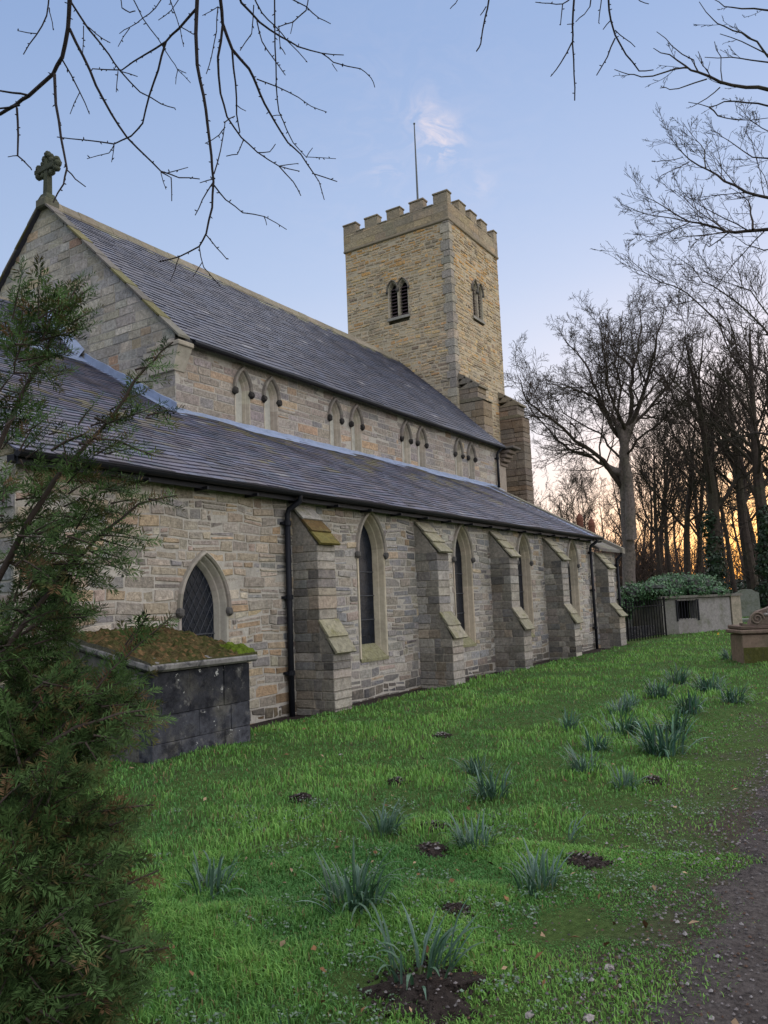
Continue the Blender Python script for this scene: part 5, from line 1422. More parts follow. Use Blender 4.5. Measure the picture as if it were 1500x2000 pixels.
def bud_twigs(mb, pts, rad, dirs, rg, per=0.05, r=0.006):
    for i in range(len(pts)-1):
        L = (pts[i+1]-pts[i]).length; k = int(L/per)
        for q in range(k):
            p = pts[i].lerp(pts[i+1], rg.random()); d = (dirs[i]*0.6+vrand(rg)).normalized()
            l = rg.uniform(0.008, 0.02); rr = rad[i]
            mb.tube([p, p+d*(rr+l*0.5), p+d*(rr+l)], [r*0.5, r, 0.0008], 4)
def overhang_tree():
    rg = random.Random(9); mb = MB()
    S = lambda q, ox=0, oy=0, k=1.9737: [(ox+x/k, oy+y/k) for x, y in q]
    base = Vector((-2.2, 4.2, 0)); t = empty('overhanging_tree', (base.x, base.y, H(base.x, base.y)), 'bare tree whose budded twigs hang down across the top left sky', 'tree')
    A = [([(272, -60), (268, 0), (262, 110), (240, 220), (205, 285), (110, 370), (60, 405), (0, 440), (-60, 460)], 4.4, 3.3, 0.3),
         ([(110, 368), (50, 358), (0, 350), (-40, 348)], 2.2, 1.4, 0.1), ([(75, 405), (0, 418), (-40, 420)], 2.2, 1.2, 0.1),
         ([(210, 285), (215, 400), (235, 530), (258, 650), (245, 710), (205, 780)], 3.0, 1.2, -0.2), ([(258, 655), (290, 690), (330, 720)], 1.4, 1, 0),
         ([(65, 415), (70, 520), (68, 600), (110, 640), (122, 655)], 2.2, 1.1, -0.1), ([(68, 600), (30, 605)], 1.2, 0.9, 0),
         ([(268, 110), (320, 215), (370, 330), (430, 440), (490, 530), (560, 600), (620, 660), (690, 685), (770, 690)], 3.0, 1.1, 0.4),
         ([(620, 663), (660, 685), (662, 775)], 1.3, 0.9, 0), ([(640, 668), (725, 645)], 1.2, 0.8, 0), ([(620, 665), (640, 730)], 1.1, 0.8, 0),
         ([(240, 230), (305, 350), (345, 440)], 1.8, 1, 0.1), ([(308, 355), (270, 440)], 1.2, 0.9, 0),
         ([(265, -40), (275, 10), (340, 110), (420, 210), (465, 275), (540, 355), (620, 400), (675, 417)], 2.3, 1.0, 0.5), ([(465, 275), (530, 295)], 1.2, 0.9, 0), ([(320, 90), (370, 130), (425, 165)], 1.2, 0.9, 0), ([(322, 100), (318, 210)], 1.2, 0.9, 0),
         ([(190, -30), (180, 60), (140, 135), (90, 210)], 1.8, 1, 0), ([(145, 130), (68, 118)], 1.2, 0.9, 0), ([(190, 30), (195, 60), (205, 115)], 1.4, 1.0, 0),
         ([(760, 30), (690, 110), (640, 160), (560, 210), (470, 270), (355, 265)], 2.8, 1.0, 0.2), ([(455, 275), (448, 355)], 1.2, 0.9, 0),
         ([(640, 160), (610, 270), (575, 370), (550, 475), (505, 525), (440, 555), (330, 540), (220, 528)], 2.5, 1.0, 0.3), ([(440, 558), (420, 590), (335, 612)], 1.3, 0.9, 0), ([(440, 560), (430, 625)], 1.1, 0.8, 0),
         ([(765, -60), (760, 0), (755, 130), (760, 250), (785, 370), (800, 480), (815, 600), (823, 700), (818, 800), (795, 900), (768, 950), (690, 990), (610, 1010)], 4.2, 1.1, 0.1),
         ([(768, 950), (785, 1030), (850, 1105)], 1.4, 0.9, 0), ([(795, 905), (835, 955), (875, 1000)], 1.2, 0.9, 0), ([(690, 992), (675, 1040), (657, 1082)], 1.2, 0.9, 0), ([(780, 1010), (745, 1065)], 1.0, 0.8, 0),
         ([(826, 715), (870, 770), (935, 820), (1020, 835), (1105, 885)], 1.9, 1.0, 0.3), ([(1018, 835), (1028, 868)], 1, 0.8, 0), ([(820, 705), (780, 770), (752, 830)], 1.5, 1, 0), ([(830, 688), (770, 705)], 1.3, 0.9, 0),
         ([(825, 670), (850, 580), (868, 470), (905, 448)], 1.6, 1.0, 0.2), ([(868, 490), (845, 520), (790, 553)], 1.2, 0.9, 0),
         ([(850, -60), (850, 0), (858, 90), (895, 190), (960, 265), (990, 330), (1020, 400), (1060, 470), (1110, 550), (1160, 595), (1210, 670), (1300, 700)], 3.8, 1.0, 0.5),
         ([(858, 100), (840, 220), (850, 360), (875, 450), (930, 530), (990, 585), (1075, 640), (1155, 660)], 2.6, 1.0, 0.2), ([(1075, 640), (1130, 700), (1160, 755)], 1.3, 0.9, 0), ([(1075, 640), (1150, 630)], 1.1, 0.8, 0), ([(990, 588), (1040, 585), (1062, 555)], 1.2, 0.9, 0),
         ([(895, 195), (908, 320), (912, 440), (925, 510)], 2.0, 1.2, 0.2), ([(912, 405), (948, 428)], 1.1, 0.8, 0), ([(938, 540), (915, 595), (872, 602)], 1.3, 0.9, 0),
         ([(990, 305), (1070, 335), (1150, 375), (1200, 410), (1260, 432)], 1.6, 0.9, 0.3),
         ([(1058, -50), (1060, 180), (1065, 330), (1075, 430), (1105, 500), (1130, 550), (1180, 605), (1295, 612)], 2.0, 0.9, 0.3), ([(1180, 608), (1205, 570)], 1.0, 0.8, 0), ([(1190, 640), (1230, 700), (1250, 770)], 1.2, 0.8, 0), ([(1045, 448), (1088, 445)], 1.0, 0.8, 0),
         ([(915, -30), (930, 10), (1000, 85), (1080, 140), (1150, 180), (1240, 205), (1325, 212)], 2.8, 1.0, 0.4), ([(1240, 205), (1285, 240), (1390, 265), (1430, 300), (1445, 337)], 1.6, 0.9, 0.2), ([(1280, 245), (1300, 275)], 1, 0.8, 0),
         ([(970, -30), (1010, 50), (1060, 100), (1110, 160), (1185, 240)], 1.8, 0.9, 0.2), ([(978, 20), (970, 130), (925, 195)], 1.6, 0.9, 0), ([(990, 80), (1010, 160), (1050, 220), (1100, 290)], 1.5, 0.9, 0),
         ([(1095, -20), (1180, 25), (1230, 70), (1275, 92)], 1.6, 0.9, 0), ([(1190, -20), (1180, 40), (1130, 85), (1070, 105)], 1.6, 0.9, 0), ([(1130, 80), (1120, 130)], 1.2, 0.9, 0), ([(1075, 100), (1080, 180), (1100, 210)], 1.3, 0.9, 0),
         ([(500, -30), (550, 70), (610, 150), (660, 230), (685, 270), (735, 320)], 1.6, 0.9, 0.3), ([(682, 265), (718, 282)], 1, 0.8, 0), ([(685, 270), (677, 325)], 1, 0.8, 0), ([(640, -30), (600, 30), (550, 70), (500, 105), (460, 130)], 1.5, 0.9, 0), ([(500, 108), (455, 180)], 1.1, 0.8, 0),
         ([(650, -20), (670, 40), (690, 100), (745, 132)], 1.3, 0.9, 0), ([(700, -20), (660, 40), (610, 78)], 1.2, 0.9, 0), ([(840, 30), (835, 120), (815, 220), (795, 285)], 1.5, 1.0, 0), ([(842, 25), (780, 60)], 1.1, 0.8, 0), ([(695, 110), (708, 180)], 1.1, 0.8, 0),
         ([(462, -20), (470, 30), (500, 48), (522, 42)], 1.4, 1.0, 0)]
    B = [([(228, -40), (222, 0), (205, 80), (185, 200), (165, 235)], 2.2, 1.2, 0), ([(210, 30), (183, 70)], 1.2, 0.9, 0), ([(612, -40), (612, 0), (605, 120), (605, 200), (612, 340), (615, 460)], 2.3, 1.2, 0.1), ([(602, 195), (550, 290), (505, 350)], 1.5, 1.0, 0), ([(605, 110), (580, 112)], 1.1, 0.8, 0),
         ([(768, -40), (770, 0), (780, 90), (800, 160), (850, 250), (910, 325), (975, 320)], 2.2, 1.1, 0.1), ([(800, 175), (765, 260), (715, 345)], 1.5, 1.0, 0), ([(800, 138), (850, 180), (892, 215)], 1.3, 1.0, 0), ([(778, 95), (745, 135)], 1.1, 0.9, 0), ([(695, -30), (685, 30), (660, 65), (620, 100)], 1.5, 1.0, 0),
         ([(600, -10), (560, 18), (500, 15), (435, 10)], 1.5, 1.0, 0), ([(560, 18), (550, 115)], 1.2, 0.9, 0), ([(738, -20), (735, 20), (725, 105)], 1.3, 0.9, 0), ([(880, -20), (915, 5), (955, 18)], 1.2, 0.9, 0), ([(85, -20), (70, 15), (45, 40)], 1.3, 0.9, 0)]
    tops = []
    for lst, fn, dep in ((A, lambda q: S(q), 5.0), (B, lambda q: S(q, 860, 0, 2.34375), 5.6)):
        for px, r0, r1, dz in lst:
            k = dep/FPX*1.0
            pts, rad, dirs = limb(mb, fn(px), dep+dz*0.2, r0*k, r1*k, rg, dz, 6 if r0 > 2 else 4, 0.004)
            bud_twigs(mb, pts, rad, dirs, rg, 0.045, 0.0045)
            if px[0][1] <= -20 or (px[0][1] < 0): tops.append((pts[0], dirs[0], rad[0]))
    # heavy limbs above the frame carry the hanging twigs back to a trunk beside the camera
    limbs = []
    hub = [Vector((-1.8, 4.0, 5.6)), Vector((-0.4, 4.3, 6.6)), Vector((1.2, 4.6, 7.1)), Vector((2.8, 4.7, 7.2)), Vector((4.2, 4.2, 7.1)), Vector((5.2, 2.8, 7.0)), Vector((6.0, 1.4, 6.9))]
    tr = MB(); tr.tube([base+Vector((0, 0, -0.2)), base+Vector((0.05, 0, 1.5)), base+Vector((0.15, -0.05, 3.5)), hub[0]], [0.34, 0.27, 0.24, 0.2], 12)
    tr.tube(hub, [0.2, 0.15, 0.12, 0.10, 0.08, 0.06, 0.03], 9)
    for k in range(5):
        grow(tr, hub[0], (vrand(rg)+Vector((-0.5, 0.2, 1.2))).normalized(), 4.5, 0.12, 1, rg, dict(wob=0.12, up=0.08, nch=[0, 5, 4], t0=[0.3], ratio=0.5, spread=(25, 55), rmin=0.008, seg=[4, 5, 4], lift=0.15))
    for p, d, r in tops:
        best = min((hub[i].lerp(hub[i+1], f/4) for i in range(len(hub)-1) for f in range(5)), key=lambda q: (q-p).length)
        mid = (p-d*0.35+best)*0.5+Vector((0, 0, 0.12))
        mb.tube([best, mid, p-d*0.15, p+d*0.02], [r*1.8, r*1.4, r*1.1, r], 6)
    tr.build('trunk', M['bark'], t, True)
    mb.build('crown', M['bark'], t)
overhang_tree()

def right_tree():
    rg = random.Random(19); mb = MB(); D = 15.0
    S = lambda q: [(860+x/2.34375, y/2.34375) for x, y in q]
    base = Vector((17.5, -2.6, 0)); t = empty('lime_tree', (base.x, base.y, H(base.x, base.y)), 'large bare tree beyond the right edge, its fine branches reaching into the sky', 'tree')
    tr = MB(); trunk = [base+Vector((0, 0, -0.2)), base+Vector((0, 0.1, 2)), base+Vector((0.1, 0.2, 4.5)), base+Vector((0, 0.3, 7.5)), base+Vector((0.1, 0.5, 10.5)), base+Vector((0, 0.6, 13))]
    tr.tube(trunk, [0.5, 0.4, 0.36, 0.3, 0.22, 0.12], 12); tr.build('trunk', M['barkwood'], t, True)
    K = [([(1560, 415), (1500, 410), (1400, 400), (1280, 375), (1180, 330), (1120, 300), (1050, 250), (975, 220)], 0.040, 0), ([(1130, 308), (1030, 330), (920, 352), (860, 340), (797, 318)], 0.016, 0), ([(1180, 328), (1160, 275), (1060, 210), (990, 145)], 0.014, 0),
         ([(1220, 362), (1120, 395), (1050, 410), (1005, 403)], 0.013, 0), ([(1560, 480), (1500, 485), (1400, 470), (1300, 465), (1230, 490), (1135, 468)], 0.02, 0.4), ([(1230, 490), (1270, 530), (1350, 548), (1500, 540)], 0.014, 0), ([(1280, 400), (1220, 450), (1150, 490)], 0.012, 0),
         ([(1560, 290), (1500, 260), (1450, 190), (1380, 150), (1300, 120), (1250, 90), (1185, 8)], 0.022, 0), ([(1540, 290), (1420, 275), (1330, 262), (1210, 262)], 0.015, 0), ([(1500, 250), (1380, 190), (1280, 155)], 0.012, 0), ([(1560, 70), (1480, 45), (1380, 40), (1300, 30), (1240, -10)], 0.02, 0), ([(1290, 370), (1285, 260), (1255, 190)], 0.010, 0), ([(1235, 350), (1200, 300), (1180, 235)], 0.010, 0),
         ([(1560, 920), (1500, 905), (1400, 880), (1300, 830), (1230, 780), (1140, 730), (1090, 680), (1035, 615)], 0.05, 1.5), ([(1215, 770), (1210, 690), (1170, 640), (1110, 560)], 0.016, 1), ([(1140, 740), (1060, 780), (985, 825)], 0.013, 0), ([(1110, 720), (1040, 735), (990, 740)], 0.010, 0),
         ([(1560, 1045), (1500, 1050), (1400, 1058), (1310, 1060), (1220, 1030), (1140, 1015), (1060, 970), (980, 920), (885, 880)], 0.055, 2.0), ([(1130, 1015), (1000, 990), (900, 965), (828, 935)], 0.016, 0.5), ([(1140, 1018), (1050, 1060), (960, 1085), (890, 1075)], 0.014, -0.5), ([(1310, 1060), (1200, 1080), (1100, 1085)], 0.018, -0.5),
         ([(1310, 1060), (1230, 1000), (1150, 940), (1070, 870)], 0.018, 1), ([(1430, 1050), (1420, 980), (1410, 920), (1330, 860)], 0.03, 1), ([(1320, 1065), (1260, 1110), (1230, 1130), (1200, 1110)], 0.016, 1), ([(1560, 720), (1500, 725), (1430, 720), (1350, 665), (1280, 620), (1250, 600)], 0.025, 1), ([(1560, 1130), (1480, 1145), (1400, 1120), (1320, 1070)], 0.02, 0.5),
         ([(1300, 1500), (1250, 1453), (1160, 1370), (1100, 1325), (1040, 1300), (980, 1275), (930, 1245), (880, 1200), (830, 1160)], 0.022, 0.5), ([(1560, 1620), (1480, 1500), (1400, 1420), (1280, 1330), (1200, 1290), (1150, 1220), (1075, 1170)], 0.03, 1.5), ([(1560, 1500), (1500, 1440), (1420, 1330), (1300, 1290), (1200, 1240)], 0.025, 2), ([(1160, 1375), (1060, 1400), (930, 1420)], 0.012, 0),
         ([(1560, 640), (1500, 600), (1450, 570), (1400, 530), (1350, 480)], 0.016, 1), ([(1560, 1760), (1480, 1700), (1380, 1640), (1300, 1600)], 0.05, 2.5), ([(1560, 2000), (1450, 1980), (1330, 2010), (1200, 2040)], 0.04, 2.5), ([(1560, 1880), (1480, 1800), (1420, 1680)], 0.03, 2)]
    C = dict(wob=0.13, up=0.035, nch=[0, 5, 4], t0=[0.1], ratio=0.5, spread=(20, 52), rmin=0.0034, seg=[4, 6, 4], lift=0.05)
    for i, (px, r, dz) in enumerate(K):
        near = i < 13
        D_ = D-4 if near else D
        pts, rad, dirs = limb(mb, S(px), D_, r*0.74, 0.0045, rg, dz, 6, 0.02)
        L = sum((pts[q+1]-pts[q]).length for q in range(len(pts)-1))
        C1 = dict(C); C1['nch'] = [int(L*(2.2 if near else 5.6)), 4 if near else 7, 3]; C1['ratio'] = 0.30 if near else 0.42
        branch(mb, pts, rad, dirs, L if not near else min(L, 2.2), 0, rg, C1, 0.1)
        if px[0][0] >= 1540:
            q = pts[0]; h = min(max(q.z-1.2, 2.5), 12.0); k = h/13*5; j = min(4, int(k)); a = trunk[j].lerp(trunk[j+1], k-j)
            mid = (q+a)*0.5+Vector((0, 0, 0.3)); mb.tube([a, mid, q], [max(0.06, r*2), r*1.5, r], 6)
    for k in range(14):
        j = rg.randrange(2, 5); grow(mb, trunk[j], (vrand(rg)+Vector((0.4, -0.6, 0.6))).normalized(), rg.uniform(3, 5.5), 0.10, 1, rg, dict(C, nch=[0, 6, 4], rmin=0.008))
    mb.build('crown', M['barkwood'], t)
right_tree()

# ------------------------------------------------------------------ yew in the left foreground
def yew():
    rg = random.Random(51); rs = np.random.default_rng(51)
    base = Vector((0.55, 2.55, 0)); t = empty('yew_tree', (base.x, base.y, 0), 'dark green yew with brownish shoot tips filling the left foreground', 'yew')
    # shoot templates: local axes x along shoot, y sideways, z up
    def template(ln):
        V = []; n = int(ln/0.0047)
        for i in range(n):
            s = i/n; x = s*ln
            for sd in (-1, 1):
                l = (0.017+0.006*rs.random())*(0.55+0.9*min(1, s*4))*(1-0.55*max(0, s-0.75)*4*0.6)
                an = math.radians(62+rs.normal()*11-18*s); up = rs.normal()*0.38+0.12
                dx, dy, dz = math.cos(an)*l, sd*math.sin(an)*l, up*l
                px_, py_ = -dy/l*0.0023, dx/l*0.0023
                b = np.array([x, 0, 0]); e = b+np.array([dx, dy, dz]); mdl = b+(e-b)*0.5
                V.append([b, mdl+np.array([px_, py_, 0.0006]), e, mdl-np.array([px_, py_, -0.0006])])
        return np.array(V)
    TPL = [template(l) for l in (0.035, 0.045, 0.055, 0.068, 0.08, 0.095)]
    G = []; Cc = []; st = MB()
    def add_shoot(o, X, Y, Zv, k, brown):
        T = TPL[k]; R = np.array([list(X), list(Y), list(Zv)])
        G.append(T.reshape(-1, 3) @ R + np.array(o)); n = len(T)
        base_c = np.array((0.047, 0.084, 0.026))*rs.uniform(0.30, 1.9)
        if brown: base_c = np.array((0.11, 0.070, 0.034))*rs.uniform(0.7, 1.3)
        c = base_c*rs.uniform(0.75, 1.3, (n, 1))
        if not brown:
            sh = np.linspace(0, 1, n)[:, None]; tip = rs.random() < 0.35
            if tip: c = c*(1-sh**3)+np.array((0.095, 0.075, 0.028))*sh**3
        Cc.append(c)
    def spray(o, ax, nrm, ln):
        ax = ax.normalized(); y = nrm.cross(ax).normalized(); n2 = ax.cross(y).normalized(); bend = rg.uniform(-0.25, 0.1)
        k = max(3, int(ln/0.019)); pts = []; br = rg.random() < 0.012
        for i in range(k+1):
            s = i/k; p = o+ax*(ln*s)+n2*(bend*ln*s*s); pts.append(p)
            if i == 0: continue
            sd = 1 if i % 2 else -1
            a = math.radians(rg.uniform(38, 62)); X = (ax*math.cos(a)+y*sd*math.sin(a)+n2*rg.uniform(-0.25, 0.2)).normalized()
            Y = n2.cross(X).normalized(); Zv = X.cross(Y)
            q = min(5, max(0, int((1-s)*5+rg.uniform(-0.6, 1.2))))
            add_shoot(p, X, Y, Zv, q, br or rg.random() < 0.05)
        X = (pts[-1]-pts[-2]).normalized(); Y = n2.cross(X).normalized(); add_shoot(pts[-1], X, Y, X.cross(Y), 3, br)
        st.tube(pts, [0.0042-0.003*i/k for i in range(k+1)], 4)
    # main stems, traced
    stems = [([(-250, 1900), (-120, 1500), (-30, 1180), (60, 1010), (105, 940), (150, 890), (215, 820), (262, 745), (300, 705), (338, 668)], 0.022, 2.95, 0.15),
             ([(-200, 1300), (-60, 1000), (20, 820), (70, 720), (110, 640), (150, 585), (178, 562)], 0.018, 3.0, 0.1),
             ([(-200, 1700), (-40, 1330), (60, 1200), (120, 1120), (200, 1040), (270, 985), (345, 968)], 0.017, 2.85, 0.1),
             ([(-220, 1900), (-60, 1600), (60, 1480), (150, 1420), (230, 1395), (300, 1385)], 0.017, 2.6, 0.1),
             ([(60, 1480), (140, 1400), (200, 1330), (240, 1275), (285, 1205)], 0.008, 2.7, 0.2), ([(215, 1310), (270, 1260), (335, 1205)], 0.005, 2.8, 0.1),
             ([(-100, 1300), (20, 1250), (90, 1210), (170, 1205)], 0.010, 2.9, 0), ([(-240, 1960), (-80, 1760), (80, 1640), (180, 1590), (300, 1572)], 0.014, 2.4, 0.1),
             ([(-240, 2050), (-40, 1860), (100, 1780), (220, 1740), (310, 1700)], 0.014, 2.3, 0.1), ([(-200, 2100), (0, 2000), (120, 1930), (230, 1880), (330, 1850)], 0.012, 2.2, 0.1),
             ([(100, 880), (160, 850), (230, 860), (300, 890)], 0.008, 2.9, 0)]
    toc = (CAMP-at_d(150, 1200, 2.8)).normalized()
    sk = MB(); top = base+Vector((0, 0, 0.9))
    sk.tube([base+Vector((0, 0, -0.1)), base+Vector((0.02, 0.02, 0.5)), top], [0.13, 0.11, 0.09], 10)
    for px, r, d, dz in stems:
        pts, rad, dirs = limb(sk, px, d, r*0.7, 0.003, rg, dz, 7, 0.006)
        nn = len(pts); i0 = 0 if px[0][0] > 0 else int(nn*0.45)
        for i in range(i0, nn-1):
            L_ = (pts[i+1]-pts[i]).length; q = max(1, int(L_/0.03))
            for j in range(q):
                p = pts[i].lerp(pts[i+1], j/q); X = dirs[i].normalized(); Y = (Vector((0, 0, 1))+toc*0.6).cross(X).normalized(); Zv = X.cross(Y)
                add_shoot(p, X, Y, Zv, 0, rg.random() < 0.2)
                if rg.random() < 0.75:
                    sd = rg.choice((-1, 1)); a = math.radians(rg.uniform(35, 60)); X2 = (X*math.cos(a)+Y*sd*math.sin(a)).normalized(); Y2 = Zv.cross(X2).normalized()
                    add_shoot(p, X2, Y2, X2.cross(Y2), rg.randrange(0, 4), rg.random() < 0.15)
        if px[0][0] < -90:
            sk.tube([top-Vector((0, 0, 0.5)), (top+pts[0])*0.5, pts[0]], [r*2.2, r*1.5, r], 7)
    # foliage clusters: px, py, radius px, sprays, lean right, lean up
    CL = [(150, 585, 22, 4, .5, .8), (120, 625, 36, 9, .4, .6), (70, 660, 65, 20, .3, .4), (25, 700, 65, 16, .1, .3), (90, 705, 40, 9, .6, -.1), (160, 650, 28, 4, .9, .1), (10, 640, 30, 5, 0, .5),
          (112, 735, 22, 3, .9, 0), (15, 785, 40, 9, .2, .2), (55, 830, 32, 6, .6, .5), (30, 860, 60, 14, .3, .2), (55, 905, 30, 5, .5, 0),
          (310, 700, 16, 3, .9, .5), (285, 740, 24, 4, .9, .1), (300, 800, 22, 4, 1, .1), (255, 795, 30, 7, .8, .2), (205, 835, 36, 9, .7, 0), (150, 868, 32, 6, .5, -.2), (120, 850, 20, 2, .4, .3),
          (215, 910, 42, 8, .8, -.2), (170, 960, 55, 12, .6, -.1), (245, 960, 40, 8, 1, 0), (320, 972, 20, 3, 1, .1), (60, 1000, 70, 18, .3, .2), (120, 1020, 75, 22, .4, .1), (200, 1035, 60, 16, .7, -.3), (30, 1060, 70, 18, .2, .1), (95, 1090, 70, 18, .5, -.3), (160, 1090, 40, 8, .6, -.6), (225, 1085, 32, 5, .8, -.5),
          (30, 1150, 75, 20, .3, 0), (90, 1160, 50, 12, .6, -.3), (50, 1230, 75, 20, .4, 0), (120, 1215, 34, 7, .8, 0), (165, 1205, 18, 3, 1, 0), (90, 1290, 45, 10, .5, -.2), (20, 1310, 70, 18, .2, 0),
          (60, 1370, 80, 24, .4, .1), (150, 1375, 70, 20, .7, .1), (230, 1385, 45, 10, 1, 0), (280, 1388, 20, 3, 1, 0), (215, 1330, 25, 3, .7, .6), (260, 1260, 22, 3, .6, .8), (30, 1450, 80, 22, .3, 0), (120, 1455, 70, 18, .6, -.1), (180, 1440, 40, 7, .8, -.2),
          (40, 1540, 85, 22, .3, .1), (120, 1540, 55, 12, .6, 0), (60, 1630, 90, 26, .4, 0), (150, 1620, 70, 18, .7, 0), (225, 1595, 34, 6, 1, .1), (260, 1610, 20, 2, 1, 0), (40, 1730, 95, 26, .3, 0), (140, 1720, 80, 20, .6, 0), (220, 1690, 45, 8, .9, 0), (240, 1760, 38, 6, .9, -.1), (40, 1830, 95, 26, .3, 0), (140, 1820, 85, 20, .6, 0), (225, 1840, 45, 8, .9, -.1), (40, 1930, 100, 26, .3, 0), (150, 1920, 85, 20, .6, 0), (235, 1930, 45, 8, .8, 0), (60, 2010, 100, 22, .3, 0), (180, 2010, 80, 16, .6, 0), (270, 1860, 30, 4, 1, .1)]
    toc = (CAMP-at_d(150, 1200, 2.8)).normalized()
    for cx, cy, rad_, n, lx, ly in CL:
        d0 = 3.05-0.75*sstep(1250, 1950, cy)
        for _ in range(int(n*(0.60+1.1*sstep(1050, 1450, cy)))):
            a = rg.uniform(0, 6.283); q = math.sqrt(rg.random())*rad_*0.8
            cxx = cx-14-30*sstep(1500, 1700, cy)
            o = at_d(cxx+q*math.cos(a)-rad_*0.45*lx, cy+q*math.sin(a)+rad_*0.3*ly, d0+rg.uniform(-0.28, 0.32))
            ax = _r*(lx+0.15+rg.gauss(0, 0.33))+_u*(ly+0.12+rg.gauss(0, 0.33))+_f*rg.gauss(0, 0.35)
            nr = (Vector((0, 0, 1))+toc*0.5+vrand(rg)*0.5)
            spray(o, ax, nr, min(0.26, rg.uniform(0.7, 1.15)*rad_*d0/FPX+0.03))
    # unseen side and heart of the bush, so that it is a whole plant
    for _ in range(150):
        z = rg.uniform(0.1, 2.3); a = rg.uniform(0, 6.283); r_ = rg.uniform(0.2, 0.75)
        o = Vector((base.x+r_*math.cos(a), base.y+0.1+r_*math.sin(a), z)); ax = Vector((math.cos(a), math.sin(a), rg.uniform(-0.1, 0.6)))
        if proj(o)[0] > 60 and proj(o)[2] > 0: continue
        spray(o, ax, Vector((0, 0, 1))+vrand(rg)*0.5, rg.uniform(0.16, 0.32))
    v = np.concatenate(G); f = np.arange(len(v)).reshape(-1, 4); c = np.concatenate(Cc)
    o = link('foliage', np_mesh('foliage', v, f, c), M['needle'], t); o['kind'] = 'stuff'
    sk.build('stem', M['barkwood'], t, True)
    st.build('twig', M['barkwood'], t)
    print('yew needles', len(f))
yew()

# ------------------------------------------------------------------ soil patches and daffodils
SOIL = []
def soil_mounds():
    rg = random.Random(61)
    L = [(590, 1562, .11, .045, 'small dark molehill left in the lawn, nearest the chest tomb'), (775, 1529, .11, .035, 'small dark molehill in mid lawn left of the double daffodil clump'), (850, 1617, .12, .03, 'bare soil patch between two daffodil clumps in mid lawn'),
         (842, 1662, .13, .03, 'bare soil patch just below another in mid lawn'), (890, 1788, .11, .045, 'dark earth heap with twigs right of the foreground daffodils'), (1140, 1682, .17, .025, 'wide bare soil patch right of a daffodil clump near the path'),
         (835, 1935, .27, .035, 'largest bare soil patch around the nearest daffodil clump'), (1278, 1527, .10, .03, 'small dark molehill near the path edge'), (862, 1438, .12, .025, 'small soil patch far out on the lawn towards the buttresses')]
    for px, py, r, h, lab in L:
        c = on_ground(px, py); m = MB(); n = 22; k = 7; SOIL.append((c.x, c.y, r))
        m.v.append((c.x, c.y, H(c.x, c.y)+h+0.01))
        for j in range(1, k+1):
            for i in range(n):
                a = 6.2832*i/n; rr = r*j/k*(0.82+0.75*fbm(math.cos(a)*1.7+c.x*3, math.sin(a)*1.7+c.y*3, 1.0)+0.12*rg.uniform(-1, 1))
                x, y = c.x+rr*math.cos(a), c.y+rr*math.sin(a); f = 1-(j/k)**2
                m.v.append((x, y, H(x, y)+0.004*(j < k)-0.01*(j == k)+h*f+0.014*f*fbm(x*22, y*22)+0.008*f*rg.uniform(-1, 1)))
        for i in range(n): m.f.append((0, 1+i, 1+(i+1) % n)); m.c.append((1, 1, 1))
        for j in range(k-1):
            for i in range(n): m.f.append((1+j*n+i, 1+(j+1)*n+i, 1+(j+1)*n+(i+1) % n, 1+j*n+(i+1) % n)); m.c.append((1, 1, 1))
        for _ in range(int(120*r/0.15)):
            a = rg.uniform(0, 6.283); q = r*1.12*math.sqrt(rg.random()); x, y = c.x+q*math.cos(a), c.y+q*math.sin(a); sz = rg.uniform(0.004, 0.016)
            m.blob((x, y, H(x, y)+h*max(0, 1-(q/r)**2)+sz*0.3), sz, sz*0.8, sz*0.7, rg, 0.3, (1, 1, 1), 5, 3)
        tag(m.build('soil_patch', M['soil']), lab, 'soil patch', 'bare soil patches on the lawn')
soil_mounds()

